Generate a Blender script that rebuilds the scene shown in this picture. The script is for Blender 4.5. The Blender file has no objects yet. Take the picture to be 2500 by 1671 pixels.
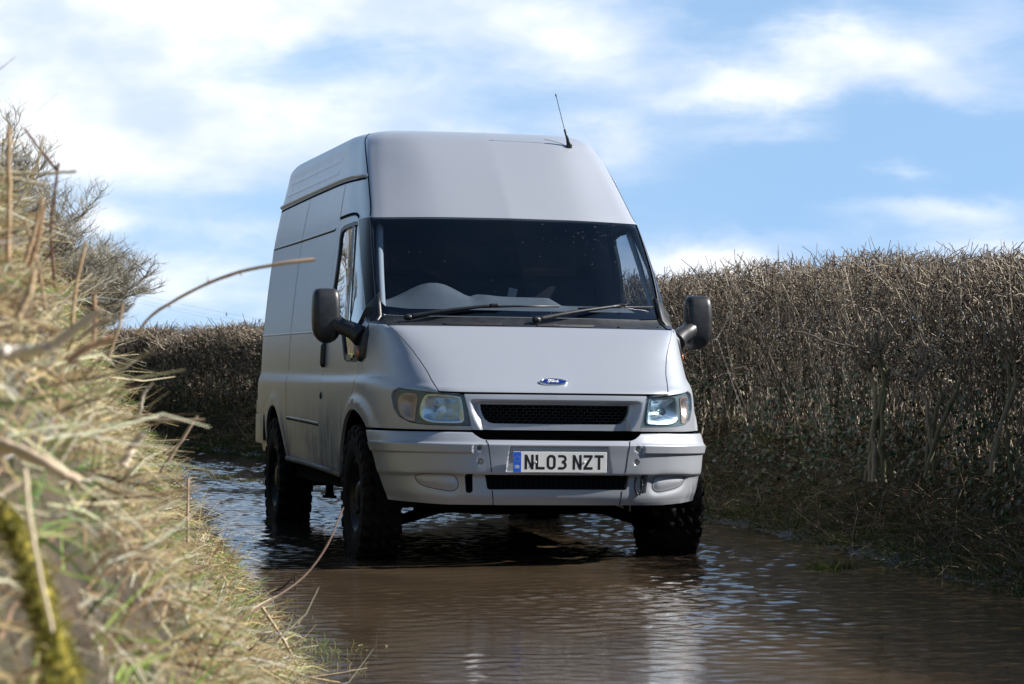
import bpy, bmesh, math, random
import numpy as np
from mathutils import Vector, Matrix
from mathutils.geometry import delaunay_2d_cdt

SC = bpy.context.scene
COL = SC.collection
rad = math.radians
rng = np.random.default_rng(7)

# ------------------------------------------------------------------ camera
CAM_H = 1.2277
cam_d = bpy.data.cameras.new("camera")
cam = bpy.data.objects.new("camera", cam_d)
COL.objects.link(cam)
cam_d.sensor_width = 23.5
cam_d.lens = 62.872
cam_d.clip_start = 0.05
cam_d.clip_end = 3000
cam.location = (0, 0, CAM_H)
cam.rotation_euler = (rad(90) - 0.000978, 0, 0)
cam_d.dof.use_dof = True
cam_d.dof.focus_distance = 15.0
cam_d.dof.aperture_fstop = 6.3
SC.camera = cam

# ------------------------------------------------------------------ light
SUN_AZ, SUN_EL = 86.0, 35.0            # azimuth from +Y towards +X
sd = Vector((math.cos(rad(SUN_EL)) * math.sin(rad(SUN_AZ)), math.cos(rad(SUN_EL)) * math.cos(rad(SUN_AZ)), math.sin(rad(SUN_EL))))
sun_d = bpy.data.lights.new("sun", 'SUN')
sun_d.energy = 5.0
sun_d.angle = rad(0.5)
sun_d.color = (1.0, 0.95, 0.88)
sun = bpy.data.objects.new("sun", sun_d)
COL.objects.link(sun)
sun.rotation_euler = (-sd).to_track_quat('-Z', 'Y').to_euler()
SC.view_settings.view_transform = 'Standard'
SC.view_settings.look = 'None'
SC.view_settings.exposure = 0.8
SC.view_settings.gamma = 1.0

W = bpy.data.worlds.new("World")
SC.world = W
W.use_nodes = True
NT = W.node_tree
NT.nodes.clear()

class G:
    """small node-graph helper"""
    def __init__(s, nt): s.nt = nt
    def n(s, t, **k):
        x = s.nt.nodes.new(t)
        for a, b in k.items(): setattr(x, a, b)
        return x
    def put(s, sock, v):
        if isinstance(v, bpy.types.NodeSocket): s.nt.links.new(v, sock)
        elif v is not None: sock.default_value = v
    def m(s, op, a, b=None, c=None, clamp=False):
        x = s.n('ShaderNodeMath', operation=op, use_clamp=clamp)
        for i, v in enumerate((a, b, c)): s.put(x.inputs[i], v)
        return x.outputs[0]
    def mix(s, f, a, b, blend='MIX'):
        x = s.n('ShaderNodeMix', data_type='RGBA', blend_type=blend)
        s.put(x.inputs[0], f); s.put(x.inputs[6], a); s.put(x.inputs[7], b)
        return x.outputs[2]
    def noise(s, vec, scale, detail=4, rough=.55, dist=0):
        x = s.n('ShaderNodeTexNoise')
        s.put(x.inputs['Vector'], vec); x.inputs['Scale'].default_value = scale
        x.inputs['Detail'].default_value = detail; x.inputs['Roughness'].default_value = rough
        x.inputs['Distortion'].default_value = dist
        return x.outputs['Fac']
    def ramp(s, f, lo, hi, a=0.0, b=1.0):
        if lo > hi: lo, hi, a, b = hi, lo, b, a
        x = s.n('ShaderNodeMapRange', interpolation_type='SMOOTHSTEP')
        s.put(x.inputs[0], f); s.put(x.inputs[1], lo); s.put(x.inputs[2], hi); s.put(x.inputs[3], a); s.put(x.inputs[4], b)
        return x.outputs[0]
    def comb(s, x_, y_, z_):
        x = s.n('ShaderNodeCombineXYZ')
        for i, v in enumerate((x_, y_, z_)): s.put(x.inputs[i], v)
        return x.outputs[0]

g = G(NT)
tc = g.n('ShaderNodeTexCoord')
sep = g.n('ShaderNodeSeparateXYZ'); NT.links.new(tc.outputs['Generated'], sep.inputs[0])
dx, dy, dz = sep.outputs
# the blue: Nishita sky, looked up a little higher than the true direction so the low sky keeps a clear winter blue
sky = g.n('ShaderNodeTexSky', sky_type='NISHITA')
sky.sun_disc = False
sky.sun_elevation = rad(SUN_EL)
sky.sun_rotation = rad(SUN_AZ)
sky.dust_density = 0.1
sky.ozone_density = 3.0
zz = g.m('ADD', g.m('ABSOLUTE', dz), 0.28)
vv = g.n('ShaderNodeVectorMath', operation='NORMALIZE')
NT.links.new(g.comb(dx, dy, zz), vv.inputs[0])
NT.links.new(vv.outputs[0], sky.inputs[0])
SKY_K = 0.125
blue = g.mix(1.0, sky.outputs[0], (SKY_K * .86, SKY_K * 1.0, SKY_K * 1.06, 1), 'MULTIPLY')
# clouds by direction: azimuth-like p and elevation-like q
hyp = g.m('SQRT', g.m('ADD', g.m('MULTIPLY', dx, dx), g.m('MULTIPLY', dy, dy)))
p = g.m('ARCTAN2', dx, dy)
q = g.m('DIVIDE', dz, g.m('MAXIMUM', hyp, .05))
pq = g.comb(g.m('MULTIPLY', p, 1.0), g.m('MULTIPLY', q, 1.9), 0.0)
warp = g.noise(pq, 22, 5, .6)
warp2 = g.noise(g.comb(g.m('ADD', p, 7.3), g.m('MULTIPLY', q, 1.9), 2.0), 22, 5, .6)
pw = g.m('ADD', p, g.m('MULTIPLY', g.m('SUBTRACT', warp, .5), .042))
qw = g.m('ADD', q, g.m('MULTIPLY', g.m('SUBTRACT', warp2, .5), .022))
FPX = 6688.6
def blob(cx, cy, rx, ry, amp):
    a = g.m('DIVIDE', g.m('SUBTRACT', pw, (cx - 1250) / FPX), rx / FPX)
    b = g.m('DIVIDE', g.m('SUBTRACT', qw, (829 - cy) / FPX), ry / FPX)
    d = g.m('ADD', g.m('MULTIPLY', a, a), g.m('MULTIPLY', b, b))
    return g.m('MULTIPLY', g.m('EXPONENT', g.m('MULTIPLY', d, -1.0)), amp)
tot = None
for bl in [(180, 60, 420, 150, 1.0), (700, -20, 260, 110, .9), (480, 330, 420, 130, .62), (950, 270, 260, 110, .45),
           (1500, 110, 280, 150, .62), (1150, 40, 240, 70, .55), (2060, 130, 170, 85, .95), (2290, 190, 130, 70, .7),
           (1830, 215, 150, 55, .55), (1720, 660, 230, 62, 1.15), (250, 550, 110, 38, .75), (1490, 345, 110, 60, .65),
           (2200, 415, 110, 40, .6), (2440, 620, 170, 70, .6), (620, 570, 170, 40, .35), (300, 700, 500, 60, .42), (380, 330, 800, 420, .26), (760, 175, 210, 90, -.35), (1950, 460, 480, 80, -.5), (2300, 330, 260, 90, -.5), (640, 490, 260, 40, -.25), (1290, 250, 180, 45, -.25), (1750, 20, 130, 120, -.4), (1680, 235, 260, 45, .35), (2150, 505, 260, 40, .35), (1500, 470, 200, 60, .2), (2420, 60, 160, 70, .35), (2020, 590, 200, 30, .2), (2380, 250, 180, 90, .38), (1640, 420, 150, 55, .30), (1870, 330, 190, 36, .28), (2290, 530, 210, 50, .34), (1980, 420, 90, 40, .3), (150, 460, 220, 45, -.2), (1000, 60, 400, 60, .2),
           (60, 330, 240, 160, .4), (-900, 100, 700, 300, .7), (3300, 100, 500, 200, .7), (3600, 500, 400, 100, .6), (1250, -700, 900, 160, .35)]:
    v = blob(*bl)
    tot = v if tot is None else g.m('ADD', tot, v)
fine = g.noise(g.comb(g.m('MULTIPLY', p, .75), g.m('MULTIPLY', q, 2.2), 3.1), 27, 8, .62, .5)
tot = g.m('ADD', tot, g.m('MULTIPLY', g.m('SUBTRACT', fine, .5), .95))
mask = g.ramp(tot, -.12, 1.0)
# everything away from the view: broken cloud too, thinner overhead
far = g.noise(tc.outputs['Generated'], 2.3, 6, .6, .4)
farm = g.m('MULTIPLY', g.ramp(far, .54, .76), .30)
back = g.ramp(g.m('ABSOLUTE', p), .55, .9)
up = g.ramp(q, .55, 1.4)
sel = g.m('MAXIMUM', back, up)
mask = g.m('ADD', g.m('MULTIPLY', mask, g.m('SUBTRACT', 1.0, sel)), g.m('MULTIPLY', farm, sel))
# haze: the left half of the low sky is paler
pale = g.m('ADD', g.m('MULTIPLY', g.ramp(p, .12, -.14), .24), .36)
pale = g.m('MULTIPLY', pale, g.ramp(q, 1.1, .35))
blue2 = g.mix(pale, blue, (.45, .64, .84, 1))
shade = g.noise(pq, 14, 4, .5)
ccol = g.mix(g.ramp(shade, .35, .65), (.52, .61, .78, 1), (.86, .87, .89, 1))
skycol = g.mix(g.m('MULTIPLY', mask, .93), blue2, ccol)
# sky dimmed overhead and out of view, to darken the van's shaded side
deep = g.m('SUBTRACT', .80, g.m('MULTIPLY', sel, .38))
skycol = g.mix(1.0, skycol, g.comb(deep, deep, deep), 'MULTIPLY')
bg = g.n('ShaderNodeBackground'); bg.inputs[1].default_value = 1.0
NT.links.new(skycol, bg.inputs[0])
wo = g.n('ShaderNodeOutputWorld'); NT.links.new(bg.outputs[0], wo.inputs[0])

# ------------------------------------------------------------------ helpers
def at(px, py, d):
    """a point d metres ahead on the line of sight through a pixel of the 2500 px photograph"""
    return np.array(((px - 1250) / FPX * d, d, CAM_H - (py - 828.96) / FPX * d))

def tag(o, label=None, cat=None, group=None, kind=None):
    if label: o['label'] = label
    if cat: o['category'] = cat
    if group: o['group'] = group
    if kind: o['kind'] = kind
    return o

def link(name, me, mat=None, parent=None):
    o = bpy.data.objects.new(name, me)
    COL.objects.link(o)
    if mat is not None:
        for mm in (mat if isinstance(mat, (list, tuple)) else [mat]): me.materials.append(mm)
    if parent is not None: o.parent = parent
    return o

def empty(name, loc=(0, 0, 0), parent=None):
    o = bpy.data.objects.new(name, None)
    COL.objects.link(o); o.location = loc
    o.empty_display_size = .1
    if parent is not None: o.parent = parent
    return o

def mesh_np(name, V, F, smooth=True, col=None, matidx=None):
    """fast mesh from arrays; F is an (n,3) or (n,4) index array or a list of such"""
    me = bpy.data.meshes.new(name)
    Fs = F if isinstance(F, list) else [F]
    Fs = [np.asarray(f, np.int32) for f in Fs if len(f)]
    V = np.asarray(V, np.float32)
    me.vertices.add(len(V)); me.vertices.foreach_set('co', V.ravel())
    tot = sum(f.size for f in Fs); npoly = sum(len(f) for f in Fs)
    me.loops.add(tot); me.polygons.add(npoly)
    me.loops.foreach_set('vertex_index', np.concatenate([f.ravel() for f in Fs]))
    ls = []; st = 0
    for f in Fs:
        ls.append(st + np.arange(len(f)) * f.shape[1]); st += f.size
    me.polygons.foreach_set('loop_start', np.concatenate(ls).astype(np.int32))
    if smooth: me.polygons.foreach_set('use_smooth', np.ones(npoly, bool))
    if matidx is not None: me.polygons.foreach_set('material_index', np.asarray(matidx, np.int32))
    me.update(calc_edges=True)
    if col is not None:
        a = me.color_attributes.new('tint', 'FLOAT_COLOR', 'POINT')
        c4 = np.ones((len(V), 4), np.float32); c4[:, :3] = col
        a.data.foreach_set('color', c4.ravel())
    return me

def frames(P):
    """perpendicular frames of polylines P (n,k,3)"""
    T = np.gradient(P, axis=1)
    T /= np.linalg.norm(T, axis=2, keepdims=True) + 1e-9
    ref = np.where(np.abs(T[:, :1, 2:3]) > .9, np.array([1., 0, 0]), np.array([0, 0, 1.]))
    A = np.cross(T, np.broadcast_to(ref, T.shape)); A /= np.linalg.norm(A, axis=2, keepdims=True) + 1e-9
    B = np.cross(T, A)
    return T, A, B

def tubes(P, R, sides=3, col=None):
    """many tapering tubes at once. P (n,k,3), R (n,k) -> V, F, C"""
    n, k, _ = P.shape
    T, A, B = frames(P)
    th = np.arange(sides) / sides * 2 * np.pi
    V = P[:, :, None, :] + R[:, :, None, None] * (np.cos(th)[None, None, :, None] * A[:, :, None, :] + np.sin(th)[None, None, :, None] * B[:, :, None, :])
    idx = np.arange(n * k * sides).reshape(n, k, sides)
    a = idx[:, :-1, :]; b = np.roll(a, -1, axis=2); c = np.roll(idx[:, 1:, :], -1, axis=2); d = idx[:, 1:, :]
    F = np.stack([a, b, c, d], -1).reshape(-1, 4)
    C = None if col is None else np.repeat(col, k * sides, axis=0)
    return V.reshape(-1, 3), F, C

def ribbons(P, Wd, side=None, col=None):
    """flat blades. P (n,k,3), Wd (n,k)"""
    n, k, _ = P.shape
    T, A, B = frames(P)
    an = rng.uniform(0, np.pi, (n, 1, 1))
    S = np.cos(an) * A + np.sin(an) * B
    V = np.stack([P - S * Wd[:, :, None] / 2, P + S * Wd[:, :, None] / 2], 2)
    idx = np.arange(n * k * 2).reshape(n, k, 2)
    F = np.stack([idx[:, :-1, 0], idx[:, :-1, 1], idx[:, 1:, 1], idx[:, 1:, 0]], -1).reshape(-1, 4)
    C = None if col is None else np.repeat(col, k * 2, axis=0)
    return V.reshape(-1, 3), F, C

class Acc:
    def __init__(s): s.V = []; s.F = []; s.C = []; s.n = 0
    def add(s, V, F, C=None):
        s.V.append(V); s.F.append(np.asarray(F) + s.n); s.n += len(V)
        s.C.append(C if C is not None else np.ones((len(V), 3)))
    def build(s, name, mat, parent=None, smooth=True):
        return link(name, mesh_np(name, np.concatenate(s.V), s.F, smooth, np.concatenate(s.C)), mat, parent)

def path_tube(pts, radii, sides=8, cap=True):
    """one tube through points as arrays"""
    P = np.array(pts, float)[None]; R = np.array(radii, float)[None] if np.ndim(radii) else np.full((1, len(pts)), radii)
    V, F, _ = tubes(P, R, sides)
    if cap:
        k = len(pts); n0 = len(V)
        V = np.vstack([V, P[0, 0], P[0, -1]])
        tri = [[n0, (i + 1) % sides, i] for i in range(sides)] + [[n0 + 1, (k - 1) * sides + i, (k - 1) * sides + (i + 1) % sides] for i in range(sides)]
        return V, [F, np.array(tri)]
    return V, [F]

def smooth_path(pts, n=24):
    """Catmull-Rom through points"""
    P = np.array(pts, float)
    P = np.vstack([2 * P[0] - P[1], P, 2 * P[-1] - P[-2]])
    out = []
    m = len(P) - 3
    for i in range(m):
        t = np.linspace(0, 1, max(2, n // m), endpoint=(i == m - 1))[:, None]
        a, b, c, d = P[i:i + 4]
        out.append(.5 * ((2 * b) + (-a + c) * t + (2 * a - 5 * b + 4 * c - d) * t ** 2 + (-a + 3 * b - 3 * c + d) * t ** 3))
    return np.vstack(out)

def bm_obj(name, bm, mat, parent=None, smooth=False):
    bmesh.ops.recalc_face_normals(bm, faces=bm.faces[:])
    me = bpy.data.meshes.new(name); bm.to_mesh(me); bm.free()
    if smooth: me.polygons.foreach_set('use_smooth', np.ones(len(me.polygons), bool))
    return link(name, me, mat, parent)

def add_box(bm, cx, cy, cz, sx, sy, sz, bev=0, rot=None, seg=2):
    M = Matrix.Translation((cx, cy, cz))
    if rot is not None: M = M @ rot
    r = bmesh.ops.create_cube(bm, size=1, matrix=M @ Matrix.Diagonal((sx, sy, sz, 1)))
    if bev:
        es = list({e for v in r['verts'] for e in v.link_edges})
        bmesh.ops.bevel(bm, geom=es, offset=bev, segments=seg, profile=.5, affect='EDGES')

# ------------------------------------------------------------------ materials
def new_mat(name):
    m = bpy.data.materials.new(name); m.use_nodes = True
    nt = m.node_tree
    b = nt.nodes['Principled BSDF']
    return m, G(nt), b

def simple(name, col, rough=.5, metal=0, spec=.5, coat=0, noise=0, nscale=30, bump=0):
    m, q_, b = new_mat(name)
    b.inputs['Roughness'].default_value = rough; b.inputs['Metallic'].default_value = metal
    b.inputs['Specular IOR Level'].default_value = spec; b.inputs['Coat Weight'].default_value = coat
    b.inputs['Base Color'].default_value = (*col, 1)
    if noise or bump:
        t = q_.n('ShaderNodeTexCoord')
        f = q_.noise(t.outputs['Object'], nscale, 5, .6)
        if noise:
            k = q_.ramp(f, .3, .7)
            q_.put(b.inputs['Base Color'], q_.mix(k, (*[c * (1 - noise) for c in col], 1), (*[min(1, c * (1 + noise)) for c in col], 1)))
        if bump:
            bn = q_.n('ShaderNodeBump'); bn.inputs['Strength'].default_value = bump; bn.inputs['Distance'].default_value = .004
            q_.put(bn.inputs['Height'], f); q_.put(b.inputs['Normal'], bn.outputs[0])
    return m

def tinted(name, rough=.7, spec=.3, trans=0):
    """colour from the per-blade attribute (each stalk has its own colour)"""
    m, q_, b = new_mat(name)
    a = q_.n('ShaderNodeAttribute', attribute_name='tint')
    q_.put(b.inputs['Base Color'], a.outputs['Color'])
    b.inputs['Roughness'].default_value = rough; b.inputs['Specular IOR Level'].default_value = spec
    if trans:
        tr = q_.n('ShaderNodeBsdfTranslucent'); q_.put(tr.inputs[0], a.outputs['Color'])
        mx = q_.n('ShaderNodeMixShader'); mx.inputs[0].default_value = trans
        q_.nt.links.new(b.outputs[0], mx.inputs[1]); q_.nt.links.new(tr.outputs[0], mx.inputs[2])
        q_.nt.links.new(mx.outputs[0], q_.nt.nodes['Material Output'].inputs[0])
    return m

def glass_mat(name, tint, refl=1.0, rough=.0, dirt=0):
    m, q_, b = new_mat(name)
    q_.nt.nodes.remove(b)
    tr = q_.n('ShaderNodeBsdfTransparent'); tr.inputs[0].default_value = (*tint, 1)
    gl = q_.n('ShaderNodeBsdfGlossy'); gl.inputs['Roughness'].default_value = rough; gl.inputs['Color'].default_value = (1, 1, 1, 1)
    ge = q_.n('ShaderNodeNewGeometry'); dt = q_.n('ShaderNodeVectorMath', operation='DOT_PRODUCT')   # same reflectance from both sides of the pane
    q_.nt.links.new(ge.outputs['Normal'], dt.inputs[0]); q_.nt.links.new(ge.outputs['Incoming'], dt.inputs[1])
    fr = q_.m('ADD', .045, q_.m('MULTIPLY', .955, q_.m('POWER', q_.m('SUBTRACT', 1.0, q_.m('ABSOLUTE', dt.outputs['Value']), clamp=True), 5.0)))
    mx = q_.n('ShaderNodeMixShader')
    q_.put(mx.inputs[0], q_.m('MULTIPLY', fr, refl, clamp=True))
    q_.nt.links.new(tr.outputs[0], mx.inputs[1]); q_.nt.links.new(gl.outputs[0], mx.inputs[2])
    out = mx.outputs[0]
    if dirt:
        df = q_.n('ShaderNodeBsdfDiffuse'); df.inputs[0].default_value = (.35, .34, .32, 1)
        t = q_.n('ShaderNodeTexCoord'); f = q_.noise(t.outputs['Object'], 3, 6, .65)
        m2 = q_.n('ShaderNodeMixShader'); q_.put(m2.inputs[0], q_.m('MULTIPLY', q_.ramp(f, .3, .8), dirt))
        q_.nt.links.new(out, m2.inputs[1]); q_.nt.links.new(df.outputs[0], m2.inputs[2]); out = m2.outputs[0]
    q_.nt.links.new(out, q_.nt.nodes['Material Output'].inputs[0])
    return m

def paint_mat():
    m, q_, b = new_mat('silver_paint')
    t = q_.n('ShaderNodeTexCoord')
    s = q_.n('ShaderNodeSeparateXYZ'); q_.nt.links.new(t.outputs['Object'], s.inputs[0])
    x, y, z = s.outputs
    base = (.46, .49, .545, 1)
    # road film: thin brown dust low on the flanks, thicker behind the front wheels, in drips and streaks
    n1 = q_.noise(t.outputs['Object'], 5, 6, .65)
    mp = q_.n('ShaderNodeMapping'); mp.inputs['Scale'].default_value = (6, 9, 1.2); q_.nt.links.new(t.outputs['Object'], mp.inputs[0])
    n2 = q_.noise(mp.outputs[0], 1.6, 5, .6)
    n3 = q_.noise(t.outputs['Object'], 60, 3, .7)
    side = q_.ramp(q_.m('ABSOLUTE', x), .86, .94)
    low = q_.ramp(z, 1.02, .50)
    behind = q_.m('MULTIPLY', q_.ramp(y, 1.25, 1.45), q_.ramp(y, 3.1, 1.7))
    behind = q_.m('MULTIPLY', behind, q_.ramp(z, .95, .6))
    d = q_.m('ADD', q_.m('MULTIPLY', low, q_.m('ADD', .06, q_.m('MULTIPLY', q_.ramp(n1, .35, .7), .40))), q_.m('MULTIPLY', behind, q_.m('ADD', .10, q_.m('MULTIPLY', q_.ramp(n2, .38, .66), .65))))
    d = q_.m('MULTIPLY', d, side)
    streak = q_.m('MULTIPLY', q_.m('MULTIPLY', q_.ramp(n2, .48, .75), q_.ramp(z, 1.7, 2.5)), .45)
    streak = q_.m('MULTIPLY', streak, q_.ramp(q_.m('ABSOLUTE', x), .70, .78))
    streak = q_.m('MULTIPLY', streak, q_.ramp(y, 2.2, 3.0))
    d = q_.m('ADD', d, q_.m('MULTIPLY', q_.ramp(n3, .62, .8), .05), clamp=True)
    col = q_.mix(q_.m('MULTIPLY', d, .9), base, (.052, .042, .034, 1))
    col = q_.mix(streak, col, (.12, .125, .135, 1))
    film = q_.noise(t.outputs['Object'], 1.3, 4, .5)
    col = q_.mix(q_.m('MULTIPLY', q_.ramp(film, .35, .7), .10), col, (.40, .38, .37, 1))
    q_.put(b.inputs['Base Color'], col)
    q_.put(b.inputs['Roughness'], q_.m('ADD', .36, q_.m('MULTIPLY', d, .35)))
    q_.put(b.inputs['Metallic'], q_.m('MULTIPLY', q_.m('SUBTRACT', 1.0, d, clamp=True), .42))
    q_.put(b.inputs['Coat Weight'], q_.m('MULTIPLY', q_.m('SUBTRACT', 1.0, d, clamp=True), .18)); q_.put(b.inputs['Specular IOR Level'], q_.m('SUBTRACT', .5, q_.m('MULTIPLY', d, .4))); b.inputs['Coat Roughness'].default_value = .28
    fl = q_.noise(t.outputs['Object'], 2.2, 3, .5)
    bn = q_.n('ShaderNodeBump'); bn.inputs['Strength'].default_value = .12; bn.inputs['Distance'].default_value = .02
    q_.put(bn.inputs['Height'], fl); q_.put(b.inputs['Normal'], bn.outputs[0])
    return m

M = {}
M['paint'] = paint_mat()
M['black'] = simple('black_plastic', (.022, .024, .028), .42, noise=.3, nscale=25, bump=.05)
M['gloss'] = simple('gloss_black_trim', (.008, .010, .016), .30, spec=.28)
M['dark'] = simple('shadow_gap', (.006, .006, .007), .9, spec=.1)
M['frit'] = simple('frit_band', (.004, .005, .008), .12, spec=.4)
M['rubber'] = simple('tyre_rubber', (.011, .010, .0095), .8, spec=.2, noise=.5, nscale=9, bump=.2)
M['rim'] = simple('rim_steel', (.028, .028, .030), .45, metal=.6, noise=.4, nscale=12)
M['chrome'] = simple('chrome', (.82, .84, .86), .12, metal=1)
M['reflector'] = simple('reflector', (.70, .82, .98), .30, metal=1, noise=.12, nscale=40)
M['housing'] = simple('lamp_housing', (.11, .16, .18), .3)
M['amber'] = simple('amber_lens', (.62, .16, .05), .2, coat=.5)
M['amberdim'] = simple('amber_reflector', (.55, .40, .36), .3, metal=.5)
M['white'] = simple('plate_white', (.90, .90, .88), .35, noise=.03, nscale=20)
M['blueband'] = simple('plate_blue', (.02, .14, .72), .35)
M['ink'] = simple('plate_ink', (.012, .012, .014), .45)
M['yellow'] = simple('star_yellow', (.45, .42, .10), .5)
M['badge_blue'] = simple('badge_blue', (.008, .02, .16), .15, coat=.6)
M['script'] = simple('badge_script', (.88, .88, .88), .25)
M['dash'] = simple('dash_plastic', (.095, .108, .115), .75, noise=.1, nscale=8)
M['trim'] = simple('pillar_trim', (.36, .39, .40), .8)
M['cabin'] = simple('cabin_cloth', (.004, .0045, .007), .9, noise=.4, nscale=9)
M['wire'] = simple('wire', (.03, .03, .035), .6)
M['glass'] = glass_mat('window_glass', (.72, .78, .80), 1.0)
M['screen'] = glass_mat('windscreen_glass', (.76, .83, .92), 1.5, dirt=.006)
M['side_glass'] = glass_mat('side_glass', (.74, .79, .82), 1.6)
M['lens'] = glass_mat('lamp_lens', (.93, .97, .98), 1.0, .02)
def _rows():
    R=[]
    # z front, z rear, seven (x,y) front stations, side half width, rear half width
    R.append((.44,.50,[(0,.16),(.30,.165),(.50,.18),(.66,.23),(.80,.36),(.90,.58),(.945,1.0)],.948,.925))
    R.append((.56,.60,[(0,.10),(.30,.105),(.49,.12),(.66,.18),(.815,.34),(.92,.6),(.957,1.0)],.960,.945))
    R.append((.70,.72,[(0,.080),(.30,.083),(.48,.100),(.66,.165),(.82,.33),(.925,.6),(.962,1.0)],.966,.966))
    R.append((.80,.80,[(0,.080),(.30,.083),(.49,.098),(.655,.155),(.82,.33),(.925,.6),(.965,1.0)],.970,.970))
    R.append((.93,.95,[(0,.095),(.30,.100),(.512,.115),(.647,.155),(.805,.325),(.915,.6),(.966,1.0)],.970,.970))
    R.append((.985,1.00,[(0,.17),(.30,.175),(.52,.19),(.66,.225),(.80,.37),(.908,.62),(.964,1.0)],.968,.966))
    R.append((1.035,1.065,[(0,.242),(.30,.247),(.53,.262),(.672,.297),(.80,.42),(.890,.66),(.943,1.0)],.947,.947))
    R.append((1.12,1.13,[(0,.36),(.30,.365),(.56,.38),(.707,.42),(.81,.52),(.886,.72),(.938,1.02)],.945,.945))
    R.append((1.307,1.31,[(0,.625),(.35,.635),(.65,.665),(.785,.698),(.845,.76),(.895,.92),(.925,1.15)],.936,.937))
    R.append((1.335,1.34,[(0,.70),(.40,.735),(.70,.84),(.82,.905),(.878,.965),(.903,1.04),(.922,1.2)],.933,.934))
    R.append((1.65,1.65,[(0,.975),(.40,1.0),(.69,1.09),(.795,1.145),(.845,1.195),(.873,1.28),(.890,1.43)],.900,.903))
    R.append((1.945,1.945,[(0,1.275),(.40,1.30),(.66,1.365),(.755,1.40),(.806,1.44),(.828,1.52),(.840,1.66)],.858,.866))
    R.append((2.00,2.00,[(0,1.335),(.40,1.36),(.65,1.425),(.745,1.465),(.793,1.505),(.815,1.58),(.828,1.72)],.850,.857))
    R.append((2.22,2.22,[(0,1.60),(.40,1.625),(.63,1.70),(.715,1.745),(.763,1.795),(.782,1.88),(.788,2.0)],.803,.812))
    R.append((2.40,2.40,[(0,1.84),(.40,1.86),(.60,1.93),(.682,1.985),(.728,2.04),(.745,2.12),(.750,2.22)],.762,.768))
    R.append((2.48,2.48,[(0,1.97),(.40,1.99),(.58,2.05),(.655,2.10),(.695,2.16),(.712,2.23),(.722,2.32)],.746,.750))
    R.append((2.522,2.532,[(0,2.08),(.38,2.10),(.54,2.15),(.605,2.19),(.635,2.24),(.652,2.30),(.672,2.38)],.712,.712))
    R.append((2.545,2.553,[(0,2.25),(.34,2.27),(.48,2.3),(.53,2.34),(.555,2.38),(.57,2.43),(.595,2.50)],.635,.635))
    R.append((2.56,2.56,[(0,2.6),(0,2.6),(0,2.6),(0,2.6),(0,2.6),(0,2.6),(0,2.62)],0,0))
    return R
def make_net():
    N=[]
    for zf,zr,fr,xs,xr in _rows():
        row=[(x,y,zf) for x,y in fr]
        y6=fr[6][1]
        y7=max(1.7,y6+.3); y8=max(2.6,y7+.35)
        ys=[y7,y8,3.7,4.85]
        for i,y in enumerate(ys):
            t=(y-y7)/(4.85-y7)
            row.append((xs+(xr-xs)*t, y, zf+(zr-zf)*t))
        top=zf>2.5
        row.append((xr*.985,5.19-(.12 if top else 0),zr))
        row.append((max(xr-.08,0),5.285-(.15 if top else 0)-(.03 if zr>2.3 else 0),zr))
        row.append((0,5.31-(.2 if top else 0)-(.03 if zr>2.3 else 0),zr))
        N.append(row)
    return np.array(N,float)
NET=make_net()
def _slopes(y):
    # pchip slopes along axis 0 with unit spacing
    d=np.diff(y,axis=0); m=np.zeros_like(y)
    a,b=d[:-1],d[1:]
    ok=(a*b)>0
    m[1:-1]=np.where(ok,2*a*b/np.where(ok,a+b,1),0)
    m[0]=d[0];m[-1]=d[-1]
    return m
def _herm(y,m,t):
    # y,m: (K,...) ; evaluate per trailing index 0 = point index when shapes match
    K=y.shape[0]; i=np.clip(np.floor(t).astype(int),0,K-2); s=(t-i)
    return i,s
def surf(net,u,w):
    u=np.atleast_1d(np.asarray(u,float));w=np.atleast_1d(np.asarray(w,float))
    C=np.transpose(net,(1,0,2)) # cols,rows,3
    m=_slopes(C); K=C.shape[0]
    i=np.clip(np.floor(u).astype(int),0,K-2); s=(u-i)[:,None,None]
    h00=2*s**3-3*s**2+1;h10=s**3-2*s**2+s;h01=-2*s**3+3*s**2;h11=s**3-s**2
    P=h00*C[i]+h10*m[i]+h01*C[i+1]+h11*m[i+1]   # n,rows,3
    P=np.transpose(P,(1,0,2)); m=_slopes(P); K=P.shape[0]
    i=np.clip(np.floor(w).astype(int),0,K-2); n=np.arange(len(w)); s=(w-i)[:,None]
    h00=2*s**3-3*s**2+1;h10=s**3-2*s**2+s;h01=-2*s**3+3*s**2;h11=s**3-s**2
    return h00*P[i,n]+h10*m[i,n]+h01*P[i+1,n]+h11*m[i+1,n]
def _bumper():
    P=np.array([(0,.02),(.25,.021),(.44,.030),(.62,.070),(.78,.160),(.90,.315),(.972,.55)])
    rows=[(.332,.050,.928),(.352,.040,.932),(.385,.032,.945),(.480,.030,.968),(.503,.004,.978),(.60,.0,.990),(.658,-.004,1.0),(.668,.010,.998),(.700,.030,.992),(.722,.048,.985),(.727,.10,.97)]
    N=[]
    for z,dy,k in rows:
        row=[]
        for i,(x,y) in enumerate(P):
            dyy=dy
            yy=y+dyy
            if i==6: yy=.60 if z>.6 else .60-(.6-z)*.55
            if i==5: yy=min(yy, .36)
            zz=z
            if i>=4 and z<.4: zz=z+(.006 if i==4 else .012 if i==5 else .02)
            row.append((x*k,yy,zz))
        N.append(row)
    return np.array(N)
BNET=_bumper()
# ------------------------------------------------------------------ the van: two lofted skins (body and bumper)
AX_F, AX_R, AX_Z, TYRE_R = .93, 4.23, .346, .40

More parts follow.
